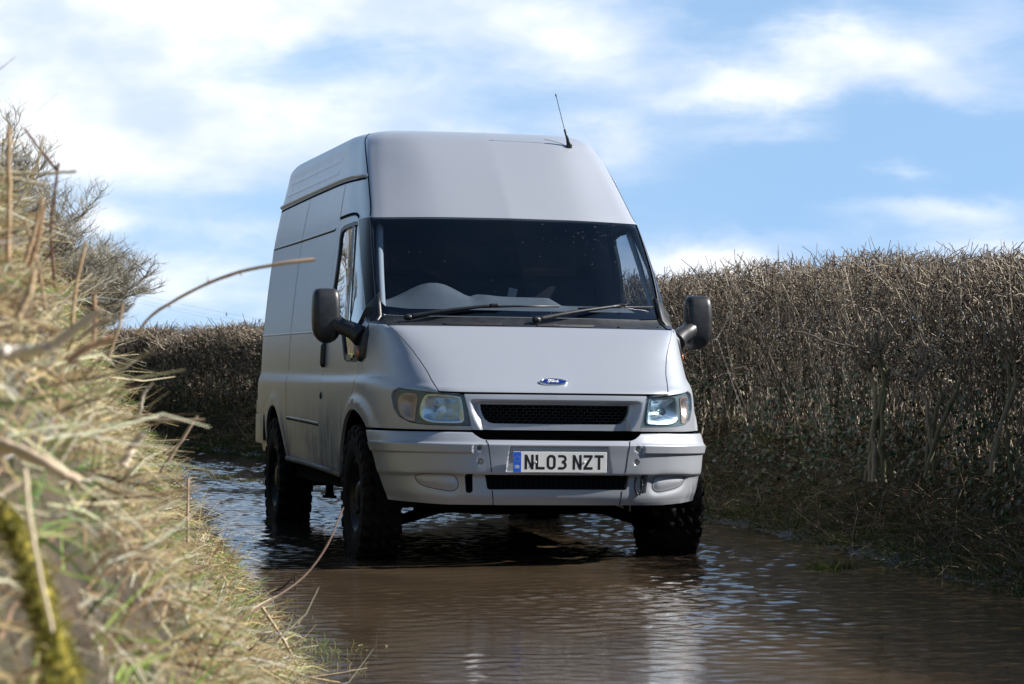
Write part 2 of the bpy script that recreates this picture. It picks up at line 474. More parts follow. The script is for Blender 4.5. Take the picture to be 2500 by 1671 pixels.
class Skin:
    """a lofted surface with parameters (u round the plan, w up); panels are cut out of it"""
    def __init__(s, net, wref, uref, disp=None):
        s.net = net; s.disp = disp
        s.nu, s.nw = net.shape[1] - 1, net.shape[0] - 1
        uu = np.linspace(0, s.nu, s.nu * 16 + 1); ww = np.linspace(0, s.nw, s.nw * 16 + 1)
        a = surf(net, uu, np.full_like(uu, wref)); b = surf(net, np.full_like(ww, uref), ww)
        s.uu, s.ww = uu, ww
        s.U = np.concatenate([[0], np.cumsum(np.linalg.norm(np.diff(a, axis=0), axis=1) + 1e-4)])
        s.W = np.concatenate([[0], np.cumsum(np.linalg.norm(np.diff(b, axis=0), axis=1) + 1e-4)])
    def toM(s, P):
        P = np.asarray(P, float).reshape(-1, 2)
        return np.stack([np.interp(P[:, 0], s.uu, s.U), np.interp(P[:, 1], s.ww, s.W)], 1)
    def toP(s, Q):
        Q = np.asarray(Q, float).reshape(-1, 2)
        return np.stack([np.interp(Q[:, 0], s.U, s.uu), np.interp(Q[:, 1], s.W, s.ww)], 1)
    def base(s, u, w): return surf(s.net, u, w)
    def normal(s, u, w):
        h = 2e-3
        u = np.atleast_1d(u).astype(float); w = np.atleast_1d(w).astype(float)
        u0, u1 = np.clip(u - h, 0, s.nu), np.clip(u + h, 0, s.nu); w0, w1 = np.clip(w - h, 0, s.nw), np.clip(w + h, 0, s.nw)
        a = surf(s.net, u1, w) - surf(s.net, u0, w); b = surf(s.net, u, w1) - surf(s.net, u, w0)
        n = np.cross(a, b); l = np.linalg.norm(n, axis=1, keepdims=True)
        n = np.where(l > 1e-12, n / np.maximum(l, 1e-12), np.array([0, 0, 1.]))
        return n
    def pos(s, u, w, off=0.0):
        u = np.atleast_1d(u).astype(float); w = np.atleast_1d(w).astype(float)
        p = surf(s.net, u, w); n = s.normal(u, w)
        d = np.zeros(len(u)) + off
        if s.disp is not None: d = d + s.disp(u, w, p)
        return p + n * d[:, None], n
    def find(s, pts, ia, ib, umin, umax):
        """(u,w) of points given two local coordinates"""
        key = (umin, umax)
        if not hasattr(s, 'cache'): s.cache = {}
        if key not in s.cache:
            us = np.linspace(umin, umax, 200); ws = np.linspace(0, s.nw - .5, 260)
            gu, gw = np.meshgrid(us, ws, indexing='ij'); gu = gu.ravel(); gw = gw.ravel()
            s.cache[key] = (gu, gw, surf(s.net, gu, gw))
        gu, gw, q = s.cache[key]
        out = []
        for a, b in pts:
            k = ((q[:, ia] - a) ** 2 + (q[:, ib] - b) ** 2).argmin(); uw = np.array([gu[k], gw[k]])
            for _ in range(6):
                f = lambda t: surf(s.net, [np.clip(t[0], 0, s.nu)], [np.clip(t[1], 0, s.nw)])[0][[ia, ib]] - np.array([a, b])
                r = f(uw); h = 1e-4
                J = np.stack([(f(uw + [h, 0]) - r) / h, (f(uw + [0, h]) - r) / h], 1)
                if abs(np.linalg.det(J)) < 1e-9: break
                uw = uw + np.clip(np.linalg.solve(J, -r), -.2, .2)
            out.append(tuple(uw))
        return out

def dens(Q, step, closed=True):
    out = []
    n = len(Q)
    for i in range(n if closed else n - 1):
        a, b = Q[i], Q[(i + 1) % n]
        k = max(1, int(np.ceil(np.linalg.norm(b - a) / step)))
        for t in range(k): out.append(a + (b - a) * t / k)
    if not closed: out.append(Q[-1])
    return np.array(out)

def inside(Q, pts):
    x, y = pts[:, 0], pts[:, 1]; r = np.zeros(len(pts), bool); n = len(Q)
    for i in range(n):
        x1, y1 = Q[i]; x2, y2 = Q[(i + 1) % n]
        c = ((y1 > y) != (y2 > y)) & (x < (x2 - x1) * (y - y1) / ((y2 - y1) if y2 != y1 else 1e-12) + x1)
        r ^= c
    return r

def inset(Q, d):
    """move a closed outline inwards by d (metric units)"""
    Q = np.asarray(Q); A = np.sum(Q[:, 0] * np.roll(Q[:, 1], -1) - np.roll(Q[:, 0], -1) * Q[:, 1])
    sg = 1 if A > 0 else -1
    e = np.roll(Q, -1, 0) - Q; e /= np.linalg.norm(e, axis=1, keepdims=True) + 1e-12
    nrm = np.stack([-e[:, 1], e[:, 0]], 1) * sg
    v = nrm + np.roll(nrm, 1, 0); v /= np.linalg.norm(v, axis=1, keepdims=True) + 1e-9
    c = np.clip((v * nrm).sum(1), .4, 1)
    return Q + v * (d / c)[:, None]

def skin_panel(skin, keep, cuts, step, both=True, depth=.018, off=0.0, gap=0.0, offfn=None, rim_mat=None):
    """cut a panel out of the skin. keep / cuts are (u,w) outlines. Returns V, F, rimV.. as (verts, tris+quads list, normals)"""
    K = skin.toM(keep)
    if gap:
        K0 = K.copy(); K = inset(K, gap); K[K0[:, 0] < 1e-6, 0] = 0
    K = dens(K, step)
    Cs = [dens(skin.toM(c), step) for c in cuts]
    mn, mx = K.min(0), K.max(0)
    gx = np.arange(mn[0], mx[0] + step, step); gy = np.arange(mn[1], mx[1] + step, step)
    # hex-like staggered lattice
    GX, GY = np.meshgrid(gx, gy, indexing='ij'); GX = GX + (np.arange(len(gy)) % 2)[None, :] * step * .5
    I = np.stack([GX.ravel(), GY.ravel()], 1)
    I = I[inside(K, I)]
    for c in Cs: I = I[~inside(c, I)]
    bd = np.vstack([K] + Cs)
    ok = np.ones(len(I), bool)
    for a in range(0, len(I), 2000):
        d = ((I[a:a + 2000, None, :] - bd[None]) ** 2).sum(2).min(1); ok[a:a + 2000] = d > (step * .55) ** 2
    I = I[ok]
    verts = [Vector(p) for p in np.vstack([bd, I])]
    edges = []; st = 0
    for L in [K] + Cs:
        n = len(L); edges += [(st + i, st + (i + 1) % n) for i in range(n)]; st += n
    rv, re, rf, *_ = delaunay_2d_cdt(verts, edges, [], 0, 1e-6)
    Q = np.array([tuple(v) for v in rv]); F = np.array([(f[0], f[i], f[i + 1]) for f in rf for i in range(1, len(f) - 1)])
    c = Q[F].mean(1); k = inside(K, c)
    for cc in Cs: k &= ~inside(cc, c)
    F = F[k]
    a, b, cc = Q[F[:, 0]], Q[F[:, 1]], Q[F[:, 2]]
    ar = (b[:, 0] - a[:, 0]) * (cc[:, 1] - a[:, 1]) - (b[:, 1] - a[:, 1]) * (cc[:, 0] - a[:, 0])
    F[ar < 0] = F[ar < 0][:, ::-1]; F = F[np.abs(ar) > 1e-10]
    used, inv_ = np.unique(F, return_inverse=True); F = inv_.reshape(F.shape); Q = Q[used]
    uw = skin.toP(Q)
    o = np.zeros(len(uw)) + off
    if offfn is not None: o = o + offfn(uw[:, 0], uw[:, 1], skin.base(uw[:, 0], uw[:, 1]))
    V, N = skin.pos(uw[:, 0], uw[:, 1], o)
    def full(u, w):
        oo = np.zeros(len(u)) + off
        if offfn is not None: oo = oo + offfn(u, w, skin.base(u, w))
        return skin.pos(u, w, oo)[0]
    h = 4e-3
    cu = lambda t: np.clip(t, 0, skin.nu); cw = lambda t: np.clip(t, 0, skin.nw)
    SN = np.cross(full(cu(uw[:, 0] + h), uw[:, 1]) - full(cu(uw[:, 0] - h), uw[:, 1]), full(uw[:, 0], cw(uw[:, 1] + h)) - full(uw[:, 0], cw(uw[:, 1] - h)))
    l_ = np.linalg.norm(SN, axis=1, keepdims=True); SN = np.where(l_ > 1e-10, SN / np.maximum(l_, 1e-10), N)
    # boundary edges
    E = np.vstack([F[:, [0, 1]], F[:, [1, 2]], F[:, [2, 0]]])
    key = np.sort(E, 1); _, first, cnt = np.unique(key, axis=0, return_index=True, return_counts=True)
    B = E[first[cnt == 1]]
    if both: B = B[~((Q[B[:, 0], 0] < 1e-6) & (Q[B[:, 1], 0] < 1e-6))]
    rimV = rimF = None
    if depth and len(B):
        p0, p1 = V[B[:, 0]], V[B[:, 1]]
        nb = len(B)
        rimV = np.vstack([p0, p1, p1 - N[B[:, 1]] * depth, p0 - N[B[:, 0]] * depth])
        ii = np.arange(nb); rimF = np.stack([ii + nb, ii, ii + 3 * nb, ii + 2 * nb], 1)
    return V, F, rimV, rimF, SN

MIR = np.array([-1, 1, 1.])
def panel_obj(name, skin, keep, cuts, step, mat, parent, mode='both', rim=None, weld=True, **kw):
    V, F, rV, rF, SN = skin_panel(skin, keep, cuts, step, both=(mode == 'both'), **kw)
    Vs, Fs, Ns, n = [], [], [], 0; sm = []; mi = []
    def add(v, f, nr, s, m_):
        nonlocal n
        Vs.append(v); Fs.append(f); Ns.append(nr); n += len(v); sm.extend([s] * len(f)); mi.extend([m_] * len(f))
    sides = {'both': (1, -1), 'R': (1,), 'L': (-1,)}[mode]
    if mode == 'both':
        SN = SN.copy(); on = np.abs(V[:, 0]) < 1e-4; SN[on, 0] = 0
        SN /= np.linalg.norm(SN, axis=1, keepdims=True) + 1e-12
        add(V, F, SN, True, 0)
        remap = np.where(on, np.arange(len(V)), 0); off_ = np.where(~on)[0]; remap[off_] = n + np.arange(len(off_))
        add(V[off_] * MIR, remap[F[:, ::-1]], SN[off_] * MIR, True, 0)
    elif mode == 'R': add(V, F + n, SN, True, 0)
    else: add(V * MIR, F[:, ::-1] + n, SN * MIR, True, 0)
    for sg in sides:
        if rV is not None:
            v = rV if sg == 1 else rV * MIR; f = rF if sg == 1 else rF[:, ::-1]
            fn = np.cross(v[f[:, 1]] - v[f[:, 0]], v[f[:, 3]] - v[f[:, 0]]); fn /= np.linalg.norm(fn, axis=1, keepdims=True) + 1e-12
            nr = np.zeros_like(v); nr[f.ravel()] = np.repeat(fn, 4, axis=0)
            add(v, f + n, nr, True, 1 if rim else 0)
    me = mesh_np(name, np.vstack(Vs), Fs, True, None, mi)
    me.normals_split_custom_set_from_vertices(np.vstack(Ns).tolist())
    o = link(name, me, [mat, rim] if rim else mat, parent)
    return o

def body_disp(u, w, p):
    """wheel arch lips swell outwards; faint strengthening ribs on the roof side"""
    d = np.zeros(len(u))
    for ya, amp in ((AX_F, .020), (AX_R, .012)):
        r = np.hypot(p[:, 1] - ya, p[:, 2] - AX_Z)
        k = np.where(r < .535, 1.0, np.exp(-((r - .530) / .032) ** 2))
        d += amp * k * (u > 4.6) * (np.abs(p[:, 0]) > .8) * (p[:, 2] < 1.02) * (r > .40)
    for zc in (2.31, 2.39):
        d += .0022 * np.exp(-((p[:, 2] - zc) / .010) ** 2) * (p[:, 1] > 2.75) * (p[:, 1] < 4.95)
    return d
BODY = Skin(NET, 6, 8.0, body_disp)

# closed outlines used by the bumper relief
def smooth_ring(P, n=60):
    P = np.array(P, float); m = len(P)
    Q = np.vstack([P[-1], P, P[0], P[1]])
    out = []
    for i in range(m):
        a, b, c, d = Q[i:i + 4]
        for t in np.linspace(0, 1, n // m, endpoint=False):
            out.append(.5 * ((2 * b) + (-a + c) * t + (2 * a - 5 * b + 4 * c - d) * t * t + (-a + 3 * b - 3 * c + d) * t ** 3))
    return np.array(out)

BUMP = Skin(BNET, 5, 1.0)
FOG = smooth_ring([(4.02, 3.02), (3.61, 3.36), (2.92, 3.30), (2.74, 2.95), (2.70, 2.50), (2.89, 2.26), (3.27, 2.30), (3.78, 2.44), (4.01, 2.66)], 54)
SLOT = [(2.42, 3.84), (2.30, 3.90), (2.22, 3.80), (2.235, 3.0), (2.27, 2.25), (2.36, 2.13), (2.48, 2.20), (2.47, 3.0)]
FOGM = BUMP.toM(FOG)
def dist_poly(Q, pts):
    best = np.full(len(pts), 1e9)
    for i in range(len(Q)):
        a, b = Q[i], Q[(i + 1) % len(Q)]; ab = b - a
        t = np.clip(((pts - a) @ ab) / (ab @ ab + 1e-12), 0, 1)
        best = np.minimum(best, np.linalg.norm(pts - (a + t[:, None] * ab), axis=1))
    return best
def dist_open(Q, pts):
    best = np.full(len(pts), 1e9)
    for i in range(len(Q) - 1):
        a, b = Q[i], Q[i + 1]; ab = b - a
        t = np.clip(((pts - a) @ ab) / (ab @ ab + 1e-12), 0, 1)
        best = np.minimum(best, np.linalg.norm(pts - (a + t[:, None] * ab), axis=1))
    return best
def sst(x, a, b):
    t = np.clip((x - a) / (b - a), 0, 1); return t * t * (3 - 2 * t)
def bump_disp(u, w, p):
    d = np.zeros(len(u)); x, z = np.abs(p[:, 0]), p[:, 2]
    # rubbing strip
    d += .009 * sst(z, .607, .613) * (1 - sst(z, .657, .661)) * sst(x, .472, .480)
    # number plate recess, deeper towards its lower edge
    hw = .275 + (.645 - z) * .17
    d -= .016 * (1 - sst(x, hw - .010, hw)) * (1 - sst(z, .640, .648))* sst(z, .505, .512)
    # blanked fog lamp: groove round the cover, dished surround
    Q = BUMP.toM(np.stack([u, w], 1)); dq = dist_poly(FOGM, Q); ins = inside(FOGM, Q)
    d -= .008 * np.exp(-(dq / .024) ** 2)
    # screw dimples
    for (cx, cz) in ((.439, .638), (.433, .564)):
        r = np.hypot(x - cx, z - cz); d -= .006 * (1 - sst(r, .009, .019))
    return d
BUMP.disp = bump_disp

# ------------------------------------------------------------------ outlines on the body skin (u, w)
SEAM = [(2.985, 4.08), (3.022, 5.5), (3.004, 6.85), (3.04, 7.22), (3.15, 7.45), (3.40, 7.70), (3.625, 8.03)]
BONNET = [(0, 4.03), (.81, 4.03), (1.9, 4.035), (2.5, 4.05)] + SEAM + [(1.37, 8.06), (0, 8.10)]
LAMP = [(4.141, 4.465), (3.572, 4.20), (2.993, 4.05), (2.4, 3.975), (1.994, 3.955), (1.971, 3.331), (1.944, 2.552), (2.667, 2.546), (3.258, 2.574), (3.704, 2.695), (4.016, 2.967), (4.244, 3.362), (4.371, 3.829), (4.34, 4.15)]
GRILLE = [(0, 2.32), (1.95, 2.32), (1.944, 2.552), (1.971, 3.331), (1.985, 3.975), (.81, 3.985), (0, 3.985)]
G_OPEN = [(0, 3.575), (1.55, 3.575), (1.556, 3.34), (1.53, 3.16), (1.47, 2.94), (1.348, 2.76), (1.2, 2.705), (.43, 2.695), (0, 2.69)]
SCREEN_EDGE = [(4.03, 11.06), (3.99, 10.9), (3.823, 10.368), (3.513, 9.742), (3.267, 9.37), (3.10, 9.262), (2.827, 9.236)]
SCREEN = [(0, 11.15), (.86, 11.13), (1.65, 11.09), (2.8, 11.06)] + SCREEN_EDGE + [(1.859, 9.21), (0.26, 9.212), (0, 9.212)]
GLASS_IN = [(0, 11.02), (1.6, 10.99), (3.2, 10.95), (3.72, 10.90), (3.86, 10.72), (3.66, 10.30), (3.36, 9.78), (3.12, 9.50), (2.75, 9.40), (1.86, 9.36), (0, 9.345)]
PILLAR_OUT = [(5.93, 11.06), (5.6, 10.55), (5.499, 10.387), (4.991, 9.811), (4.548, 9.373), (4.60, 8.90), (4.733, 8.646)]
COWL = [(0, 8.115), (1.37, 8.075), (3.13, 8.05), (3.02, 8.6), (2.827, 9.236), (1.859, 9.21), (.26, 9.212), (0, 9.212)]
PILLAR = SCREEN_EDGE + [(3.02, 8.6), (3.13, 8.05), (3.66, 8.05), (4.25, 8.18), (4.733, 8.646)] + PILLAR_OUT[::-1][1:]
FRONT_CUT = [(0, 3.98), (1.0, 3.98), (1.985, 3.97), (1.944, 2.552), (1.95, 2.32), (3.7, 2.32), (5.37, 2.36), (5.37, -.2), (0, -.2)]
TOP_CUT = [(0, 3.9), (2.0, 3.95), (2.9, 4.04)] + SEAM + [(4.25, 8.18), (4.733, 8.646)] + PILLAR_OUT[::-1][1:] + [(4.03, 11.06), (2.8, 11.06), (1.65, 11.09), (.86, 11.13), (0, 11.15)]
def arc_yz(yc, r, a0, a1, n):
    return [(yc + r * math.cos(rad(a)), AX_Z + r * math.sin(rad(a))) for a in np.linspace(a0, a1, n)]
def arch(yc, r):
    pts = arc_yz(yc, r, 172, 12, 26) if False else arc_yz(yc, r, 165, 13, 26)
    uw = BODY.find(pts, 1, 2, 4.4, 11.2)
    return [(uw[0][0] - .05, -.3)] + uw + [(uw[-1][0] + .02, -.3)]
ARCH_F = arch(AX_F, .487); ARCH_R = arch(AX_R, .487)
_f = lambda pts: BODY.find(pts, 1, 2, 4.4, 11.2)
DOOR = [(7.50, 11.62), (7.40, 11.75), (6.88, 11.78), (6.35, 11.78), (6.10, 11.55), (5.93, 11.06), (5.6, 10.55), (5.499, 10.387), (4.991, 9.811), (4.60, 9.373), (4.64, 8.9), (4.76, 8.646)] + \
    _f([(.985, 1.25), (.995, 1.10), (.985, 1.0), (1.02, .93)] + arc_yz(AX_F, .575, 72, 22, 8)[0:] + [(1.485, .462), (2.25, .472), (2.25, .7), (2.25, 1.0), (2.25, 1.3), (2.25, 1.7)])
WINDOW = [(5.99, 10.93), (6.28, 10.97), (7.217, 10.90), (7.40, 10.82), (7.457, 10.65), (7.50, 10.2), (7.52, 9.77), (7.52, 9.302), (7.499, 8.45), (7.40, 8.31), (7.1, 8.24), (6.93, 8.0), (6.83, 7.5), (6.705, 6.985), (6.60, 6.86), (6.09, 6.80),
          (5.93, 7.0), (5.75, 8.0), (4.98, 9.0), (4.90, 9.40), (5.10, 9.811), (5.58, 10.387)]
WIN_IN = None

def ribbon_on(skin, pts, width, e, bm, mirror=True, n=60, smooth=True):
    P = np.array(pts, float)
    if smooth and len(P) > 2: P = smooth_path(np.hstack([P, np.zeros((len(P), 1))]), n)[:, :2]
    P = skin.toP(dens(skin.toM(P), .02, False))
    c, nr = skin.pos(P[:, 0], P[:, 1], e)
    t = np.gradient(c, axis=0); s = np.cross(nr, t); s /= np.linalg.norm(s, axis=1, keepdims=True) + 1e-9
    L, R_ = c - s * width / 2, c + s * width / 2
    for sg in ((1, -1) if mirror else (1,)):
        a = [bm.verts.new(tuple(v * (MIR if sg < 0 else 1))) for v in L]; b = [bm.verts.new(tuple(v * (MIR if sg < 0 else 1))) for v in R_]
        for i in range(len(a) - 1): bm.faces.new((a[i], b[i], b[i + 1], a[i + 1]))

def tube_on(skin, pts, r, e, mirror=True, sides=6, smooth=True, n=60):
    P = np.array(pts, float)
    if smooth and len(P) > 2: P = smooth_path(np.hstack([P, np.zeros((len(P), 1))]), n)[:, :2]
    P = skin.toP(dens(skin.toM(P), .03, False))
    c, nr = skin.pos(P[:, 0], P[:, 1], e)
    out = []
    for sg in ((1, -1) if mirror else (1,)):
        out.append(path_tube(c * (MIR if sg < 0 else 1), r, sides))
    return out

def multi(name, parts, mat, parent=None, smooth=True):
    """join (V, [F..]) pieces into one mesh"""
    Vs, Fs, n = [], [], 0
    for V, FL in parts:
        V = np.asarray(V, float)
        for f in FL: Fs.append(np.asarray(f) + n)
        Vs.append(V); n += len(V)
    return link(name, mesh_np(name, np.vstack(Vs), Fs, smooth), mat, parent)

def multi_each(name, parts, mat, parent=None, smooth=True):
    return [multi(name, [q_], mat, parent, smooth) for q_ in parts]

# ------------------------------------------------------------------ the van itself
van = empty('van', (.2529, 14.7394, 0))
van.rotation_mode = 'YXZ'
van.rotation_euler = (-.0157, .0165, .2238)
tag(van, 'silver high-roof panel van on chunky off-road tyres standing in the flooded lane', 'van')

FULL = [(0, 0), (13, 0), (13, 18), (0, 18)]
FULL = [(u, 0) for u in range(14)] + [(13, w) for w in range(1, 19)] + [(u, 18) for u in range(12, -1, -1)] + [(0, w) for w in range(17, 0, -1)]
body = panel_obj('body', BODY, FULL, [FRONT_CUT, TOP_CUT, LAMP, ARCH_F, ARCH_R, DOOR], .024, M['paint'], van, rim=None, depth=.02)
# seams, swages and the roof gutter are drawn on the body as strips, painted shadow lines among them
bm = bmesh.new()
yz = lambda *pts: BODY.find(pts, 1, 2, 4.4, 11.4)
ribbon_on(BODY, yz((2.25, 1.99), (2.30, 2.10), (2.33, 2.20)), .008, .0012, bm)
ribbon_on(BODY, yz((3.73, 2.205), (3.73, 1.9), (3.72, 1.5), (3.71, 1.06)), .008, .0012, bm)
ribbon_on(BODY, yz((3.70, 1.03), (3.66, .9), (3.66, .6), (3.66, .50)), .008, .0012, bm)
ribbon_on(BODY, yz((2.36, 1.922), (3.7, 1.922), (5.08, 1.928), (5.17, 1.90), (5.19, 1.80), (5.20, 1.45), (5.20, 1.31)), .010, .0012, bm)
ribbon_on(BODY, yz((2.26, .722), (2.9, .734), (3.64, .746)), .010, .0012, bm)
ribbon_on(BODY, [(5.9, 16.3), (4.9, 15.2), (4.25, 14.0), (3.94, 13.05), (3.96, 12.2), (4.03, 11.2)], .008, .0012, bm)
ribbon_on(BODY, [(1.42, 14.6), (1.25, 14.85), (1.05, 15.1), (.9, 15.3)], .004, .0012, bm, mirror=False)  # dark curve painted in for the aerial's shadow on the roof front
ribbon_on(BODY, [(5.2, 2.30), (4.4, 2.27), (3.7, 2.235), (1.0, 2.235)], .004, .0008, bm) if False else None
ribbon_on(BODY, [(4.2, 12.93), (4.8, 12.94), (5.4, 12.94)] + yz((2.1, 2.212), (2.6, 2.219), (3.7, 2.217), (4.8, 2.209), (5.17, 2.206)), .016, .0012, bm)  # dark strip imitating the shadow under the gutter rail
bm_obj('seam_and_shadow', bm, M['dark'], van)
belt = []
for pts in (yz((2.30, 1.296), (3.0, 1.302), (3.9, 1.309), (5.0, 1.316), (5.19, 1.318)), yz((2.36, 1.932), (3.7, 1.932), (5.05, 1.938))):
    belt += tube_on(BODY, pts, .007, -.001)
for pts in (yz((2.26, .735), (2.9, .747), (3.64, .758)),):
    belt += tube_on(BODY, pts, .006, -.002)
multi_each('swage_line', belt, M['paint'], van)
# gutter rail: a lip right round each side, turned in at the front pillar
gut = []
gp = [(3.98, 13.0), (4.3, 13.02), (4.8, 13.03), (5.4, 13.03)] + yz((2.1, 2.235), (2.6, 2.242), (3.7, 2.24), (4.8, 2.235), (5.17, 2.232))
P = BODY.toP(dens(BODY.toM(np.array(gp)), .05, False))
c0, nr = BODY.pos(P[:, 0], P[:, 1], -.002)
prof = [(0, .010), (.012, .011), (.019, .007), (.019, -.003), (.010, -.008), (0, -.011)]
for sg in (1, -1):
    V = np.array([[c_ + n_ * a * min(1, .45 + .55 * k / 12) + np.array([0, 0, b]) for a, b in prof] for k, (c_, n_) in enumerate(zip(c0, nr))]) * (MIR if sg < 0 else 1)
    m_, k_ = V.shape[:2]; idx = np.arange(m_ * k_).reshape(m_, k_)
    F = np.stack([idx[:-1, :-1], idx[:-1, 1:], idx[1:, 1:], idx[1:, :-1]], -1).reshape(-1, 4)
    if sg < 0: F = F[:, ::-1]
    gut.append((V.reshape(-1, 3), [F, np.array([idx[0, ::-1]])[:, :4] if False else np.array([[idx[0, 0], idx[0, 5], idx[0, 2], idx[0, 1]], [idx[-1, 0], idx[-1, 1], idx[-1, 2], idx[-1, 5]]])]))
multi_each('gutter_rail', gut, M['paint'], van, smooth=False)

bon = panel_obj('bonnet', BODY, BONNET, [], .03, M['paint'], van, rim=M['dark'], gap=.006, depth=.03)
cowl = panel_obj('cowl_panel', BODY, COWL, [], .03, M['black'], van, gap=.002, off=-.006, depth=.03)
# vents in the cowl: raised lattice
lat = []
for (u0, u1, w0, w1) in ((.02, .98, 8.24, 8.50), (.05, .98, 8.24, 8.5)):
    pass
for sg, (xa, xb) in ((-1, (.16, .47)), (-1, (-.02, .14)), (1, (.05, .33))):
    uw0 = BODY.find([(abs(xa), 1.312), (abs(xb), 1.312)], 0, 2, 0, 4)
    ua, ub = uw0[0][0], uw0[1][0]
    for k in np.linspace(0, 1, 24):
        for dirn in (-1, 1):
            uu = ua + (ub - ua) * k
            e_ = .0
            q0, _n = BODY.pos([uu], [8.22], -.002); q1, _n = BODY.pos([min(max(uu + dirn * .10, min(ua, ub)), max(ua, ub))], [8.80], -.002)
            s_ = np.array([sg if xa > 0 else -sg, 1, 1.])
            lat.append(path_tube([q0[0] * s_, q1[0] * s_], .0016, 3, False))
multi('vent_lattice', lat, simple('vent_grey', (.10, .10, .11), .5), cowl)
for x_, z_ in ((-.745, 1.322), (-.505, 1.318), (.50, 1.318), (.76, 1.322)):
    bm = bmesh.new()
    uw = BODY.find([(abs(x_), z_)], 0, 2, 0, 4)[0]; c_, n_ = BODY.pos([uw[0]], [uw[1]], -.005)
    c_ = c_[0] * (MIR if x_ < 0 else 1)
    bmesh.ops.create_uvsphere(bm, u_segments=8, v_segments=5, radius=.007, matrix=Matrix.Translation(c_))
    bm_obj('washer_jet', bm, M['dark'], cowl)

for md in ('R', 'L'): panel_obj('pillar_trim', BODY, PILLAR, [], .03, M['gloss'], van, mode=md, gap=.002, off=.001, depth=.03)
ws = panel_obj('windscreen', BODY, SCREEN, [], .05, M['screen'], van, gap=.004, off=-.004, depth=0)
fr = panel_obj('frit_band', BODY, SCREEN, [GLASS_IN], .04, M['frit'], ws, gap=.004, off=-.009, depth=0)
bm = bmesh.new(); ribbon_on(BODY, [(x, y) for x, y in SCREEN_EDGE[:-1]], .006, .003, bm)
bm_obj('screen_seal', bm, simple('screen_seal', (.12, .13, .15), .35), ws)
# insects and drops on the glass
bm = bmesh.new()
for i in range(90):
    if i < 66: x_ = rng.normal(.52, .19); z_ = rng.normal(1.86, .09)
    else: x_ = rng.uniform(-.78, .8); z_ = rng.uniform(1.37, 1.93)
    if not (-.8 < x_ < .82 and 1.36 < z_ < 1.935): continue
    uw = BODY.find([(abs(x_), z_)], 0, 2, 0, 4)[0]
    if uw[0] > 3.7 - (11 - uw[1]) * .55: continue
    c_, n_ = BODY.pos([uw[0]], [uw[1]], -.002)
    bmesh.ops.create_icosphere(bm, subdivisions=1, radius=rng.uniform(.0009, .0022), matrix=Matrix.Translation(c_[0] * np.array([np.sign(x_), 1, 1])))
o = bm_obj('dirt_speck', bm, simple('dirt_speck', (.30, .30, .29), .6), ws)
o['kind'] = 'stuff'

# grille panel between the lamps
GM = BODY.toM(G_OPEN)
def grille_disp(u, w, p):
    Q = BODY.toM(np.stack([u, w], 1)); d = np.minimum(dist_poly(GM[1:-1], Q) if False else 1e9, dist_open(GM[1:], Q))
    k = np.maximum(1 - sst(d, .0, .075), sst(u, 1.66, 1.54) * 1.0)
    return -.040 * k * sst(w, 3.68, 3.60)
gr = panel_obj('grille_panel', BODY, GRILLE, [G_OPEN], .009, M['paint'], van, offfn=grille_disp, depth=.03, gap=.0015)
# honeycomb mesh set behind the opening
hx = []
pitch, rowh = .036, .0125
x0 = -.43
rows = np.arange(.768, .895, rowh * 2)
for r_, z_ in enumerate(np.arange(.762, .900, .0165)):
    for k in range(25):
        cx = -.43 + k * pitch + (r_ % 2) * pitch / 2
        if abs(cx) > .425 - max(0, (.80 - z_)) * .6: continue
        a = .0145; h_ = .0085
        ring = [(cx - a, z_), (cx - a * .5, z_ + h_), (cx + a * .5, z_ + h_), (cx + a, z_), (cx + a * .5, z_ - h_), (cx - a * .5, z_ - h_)]
        y_ = .155 + .02 * (cx / .43) ** 2
        hx.append(path_tube([(a_, y_, b_) for a_, b_ in ring + ring[:1]], .0022, 4, False))
multi('honeycomb_mesh', hx, simple('mesh_black', (.014, .014, .016), .22, coat=.3), gr)
bm = bmesh.new()
add_box(bm, 0, .30, .66, 1.16, .02, .50)
bm_obj('radiator_panel', bm, M['dark'], van)

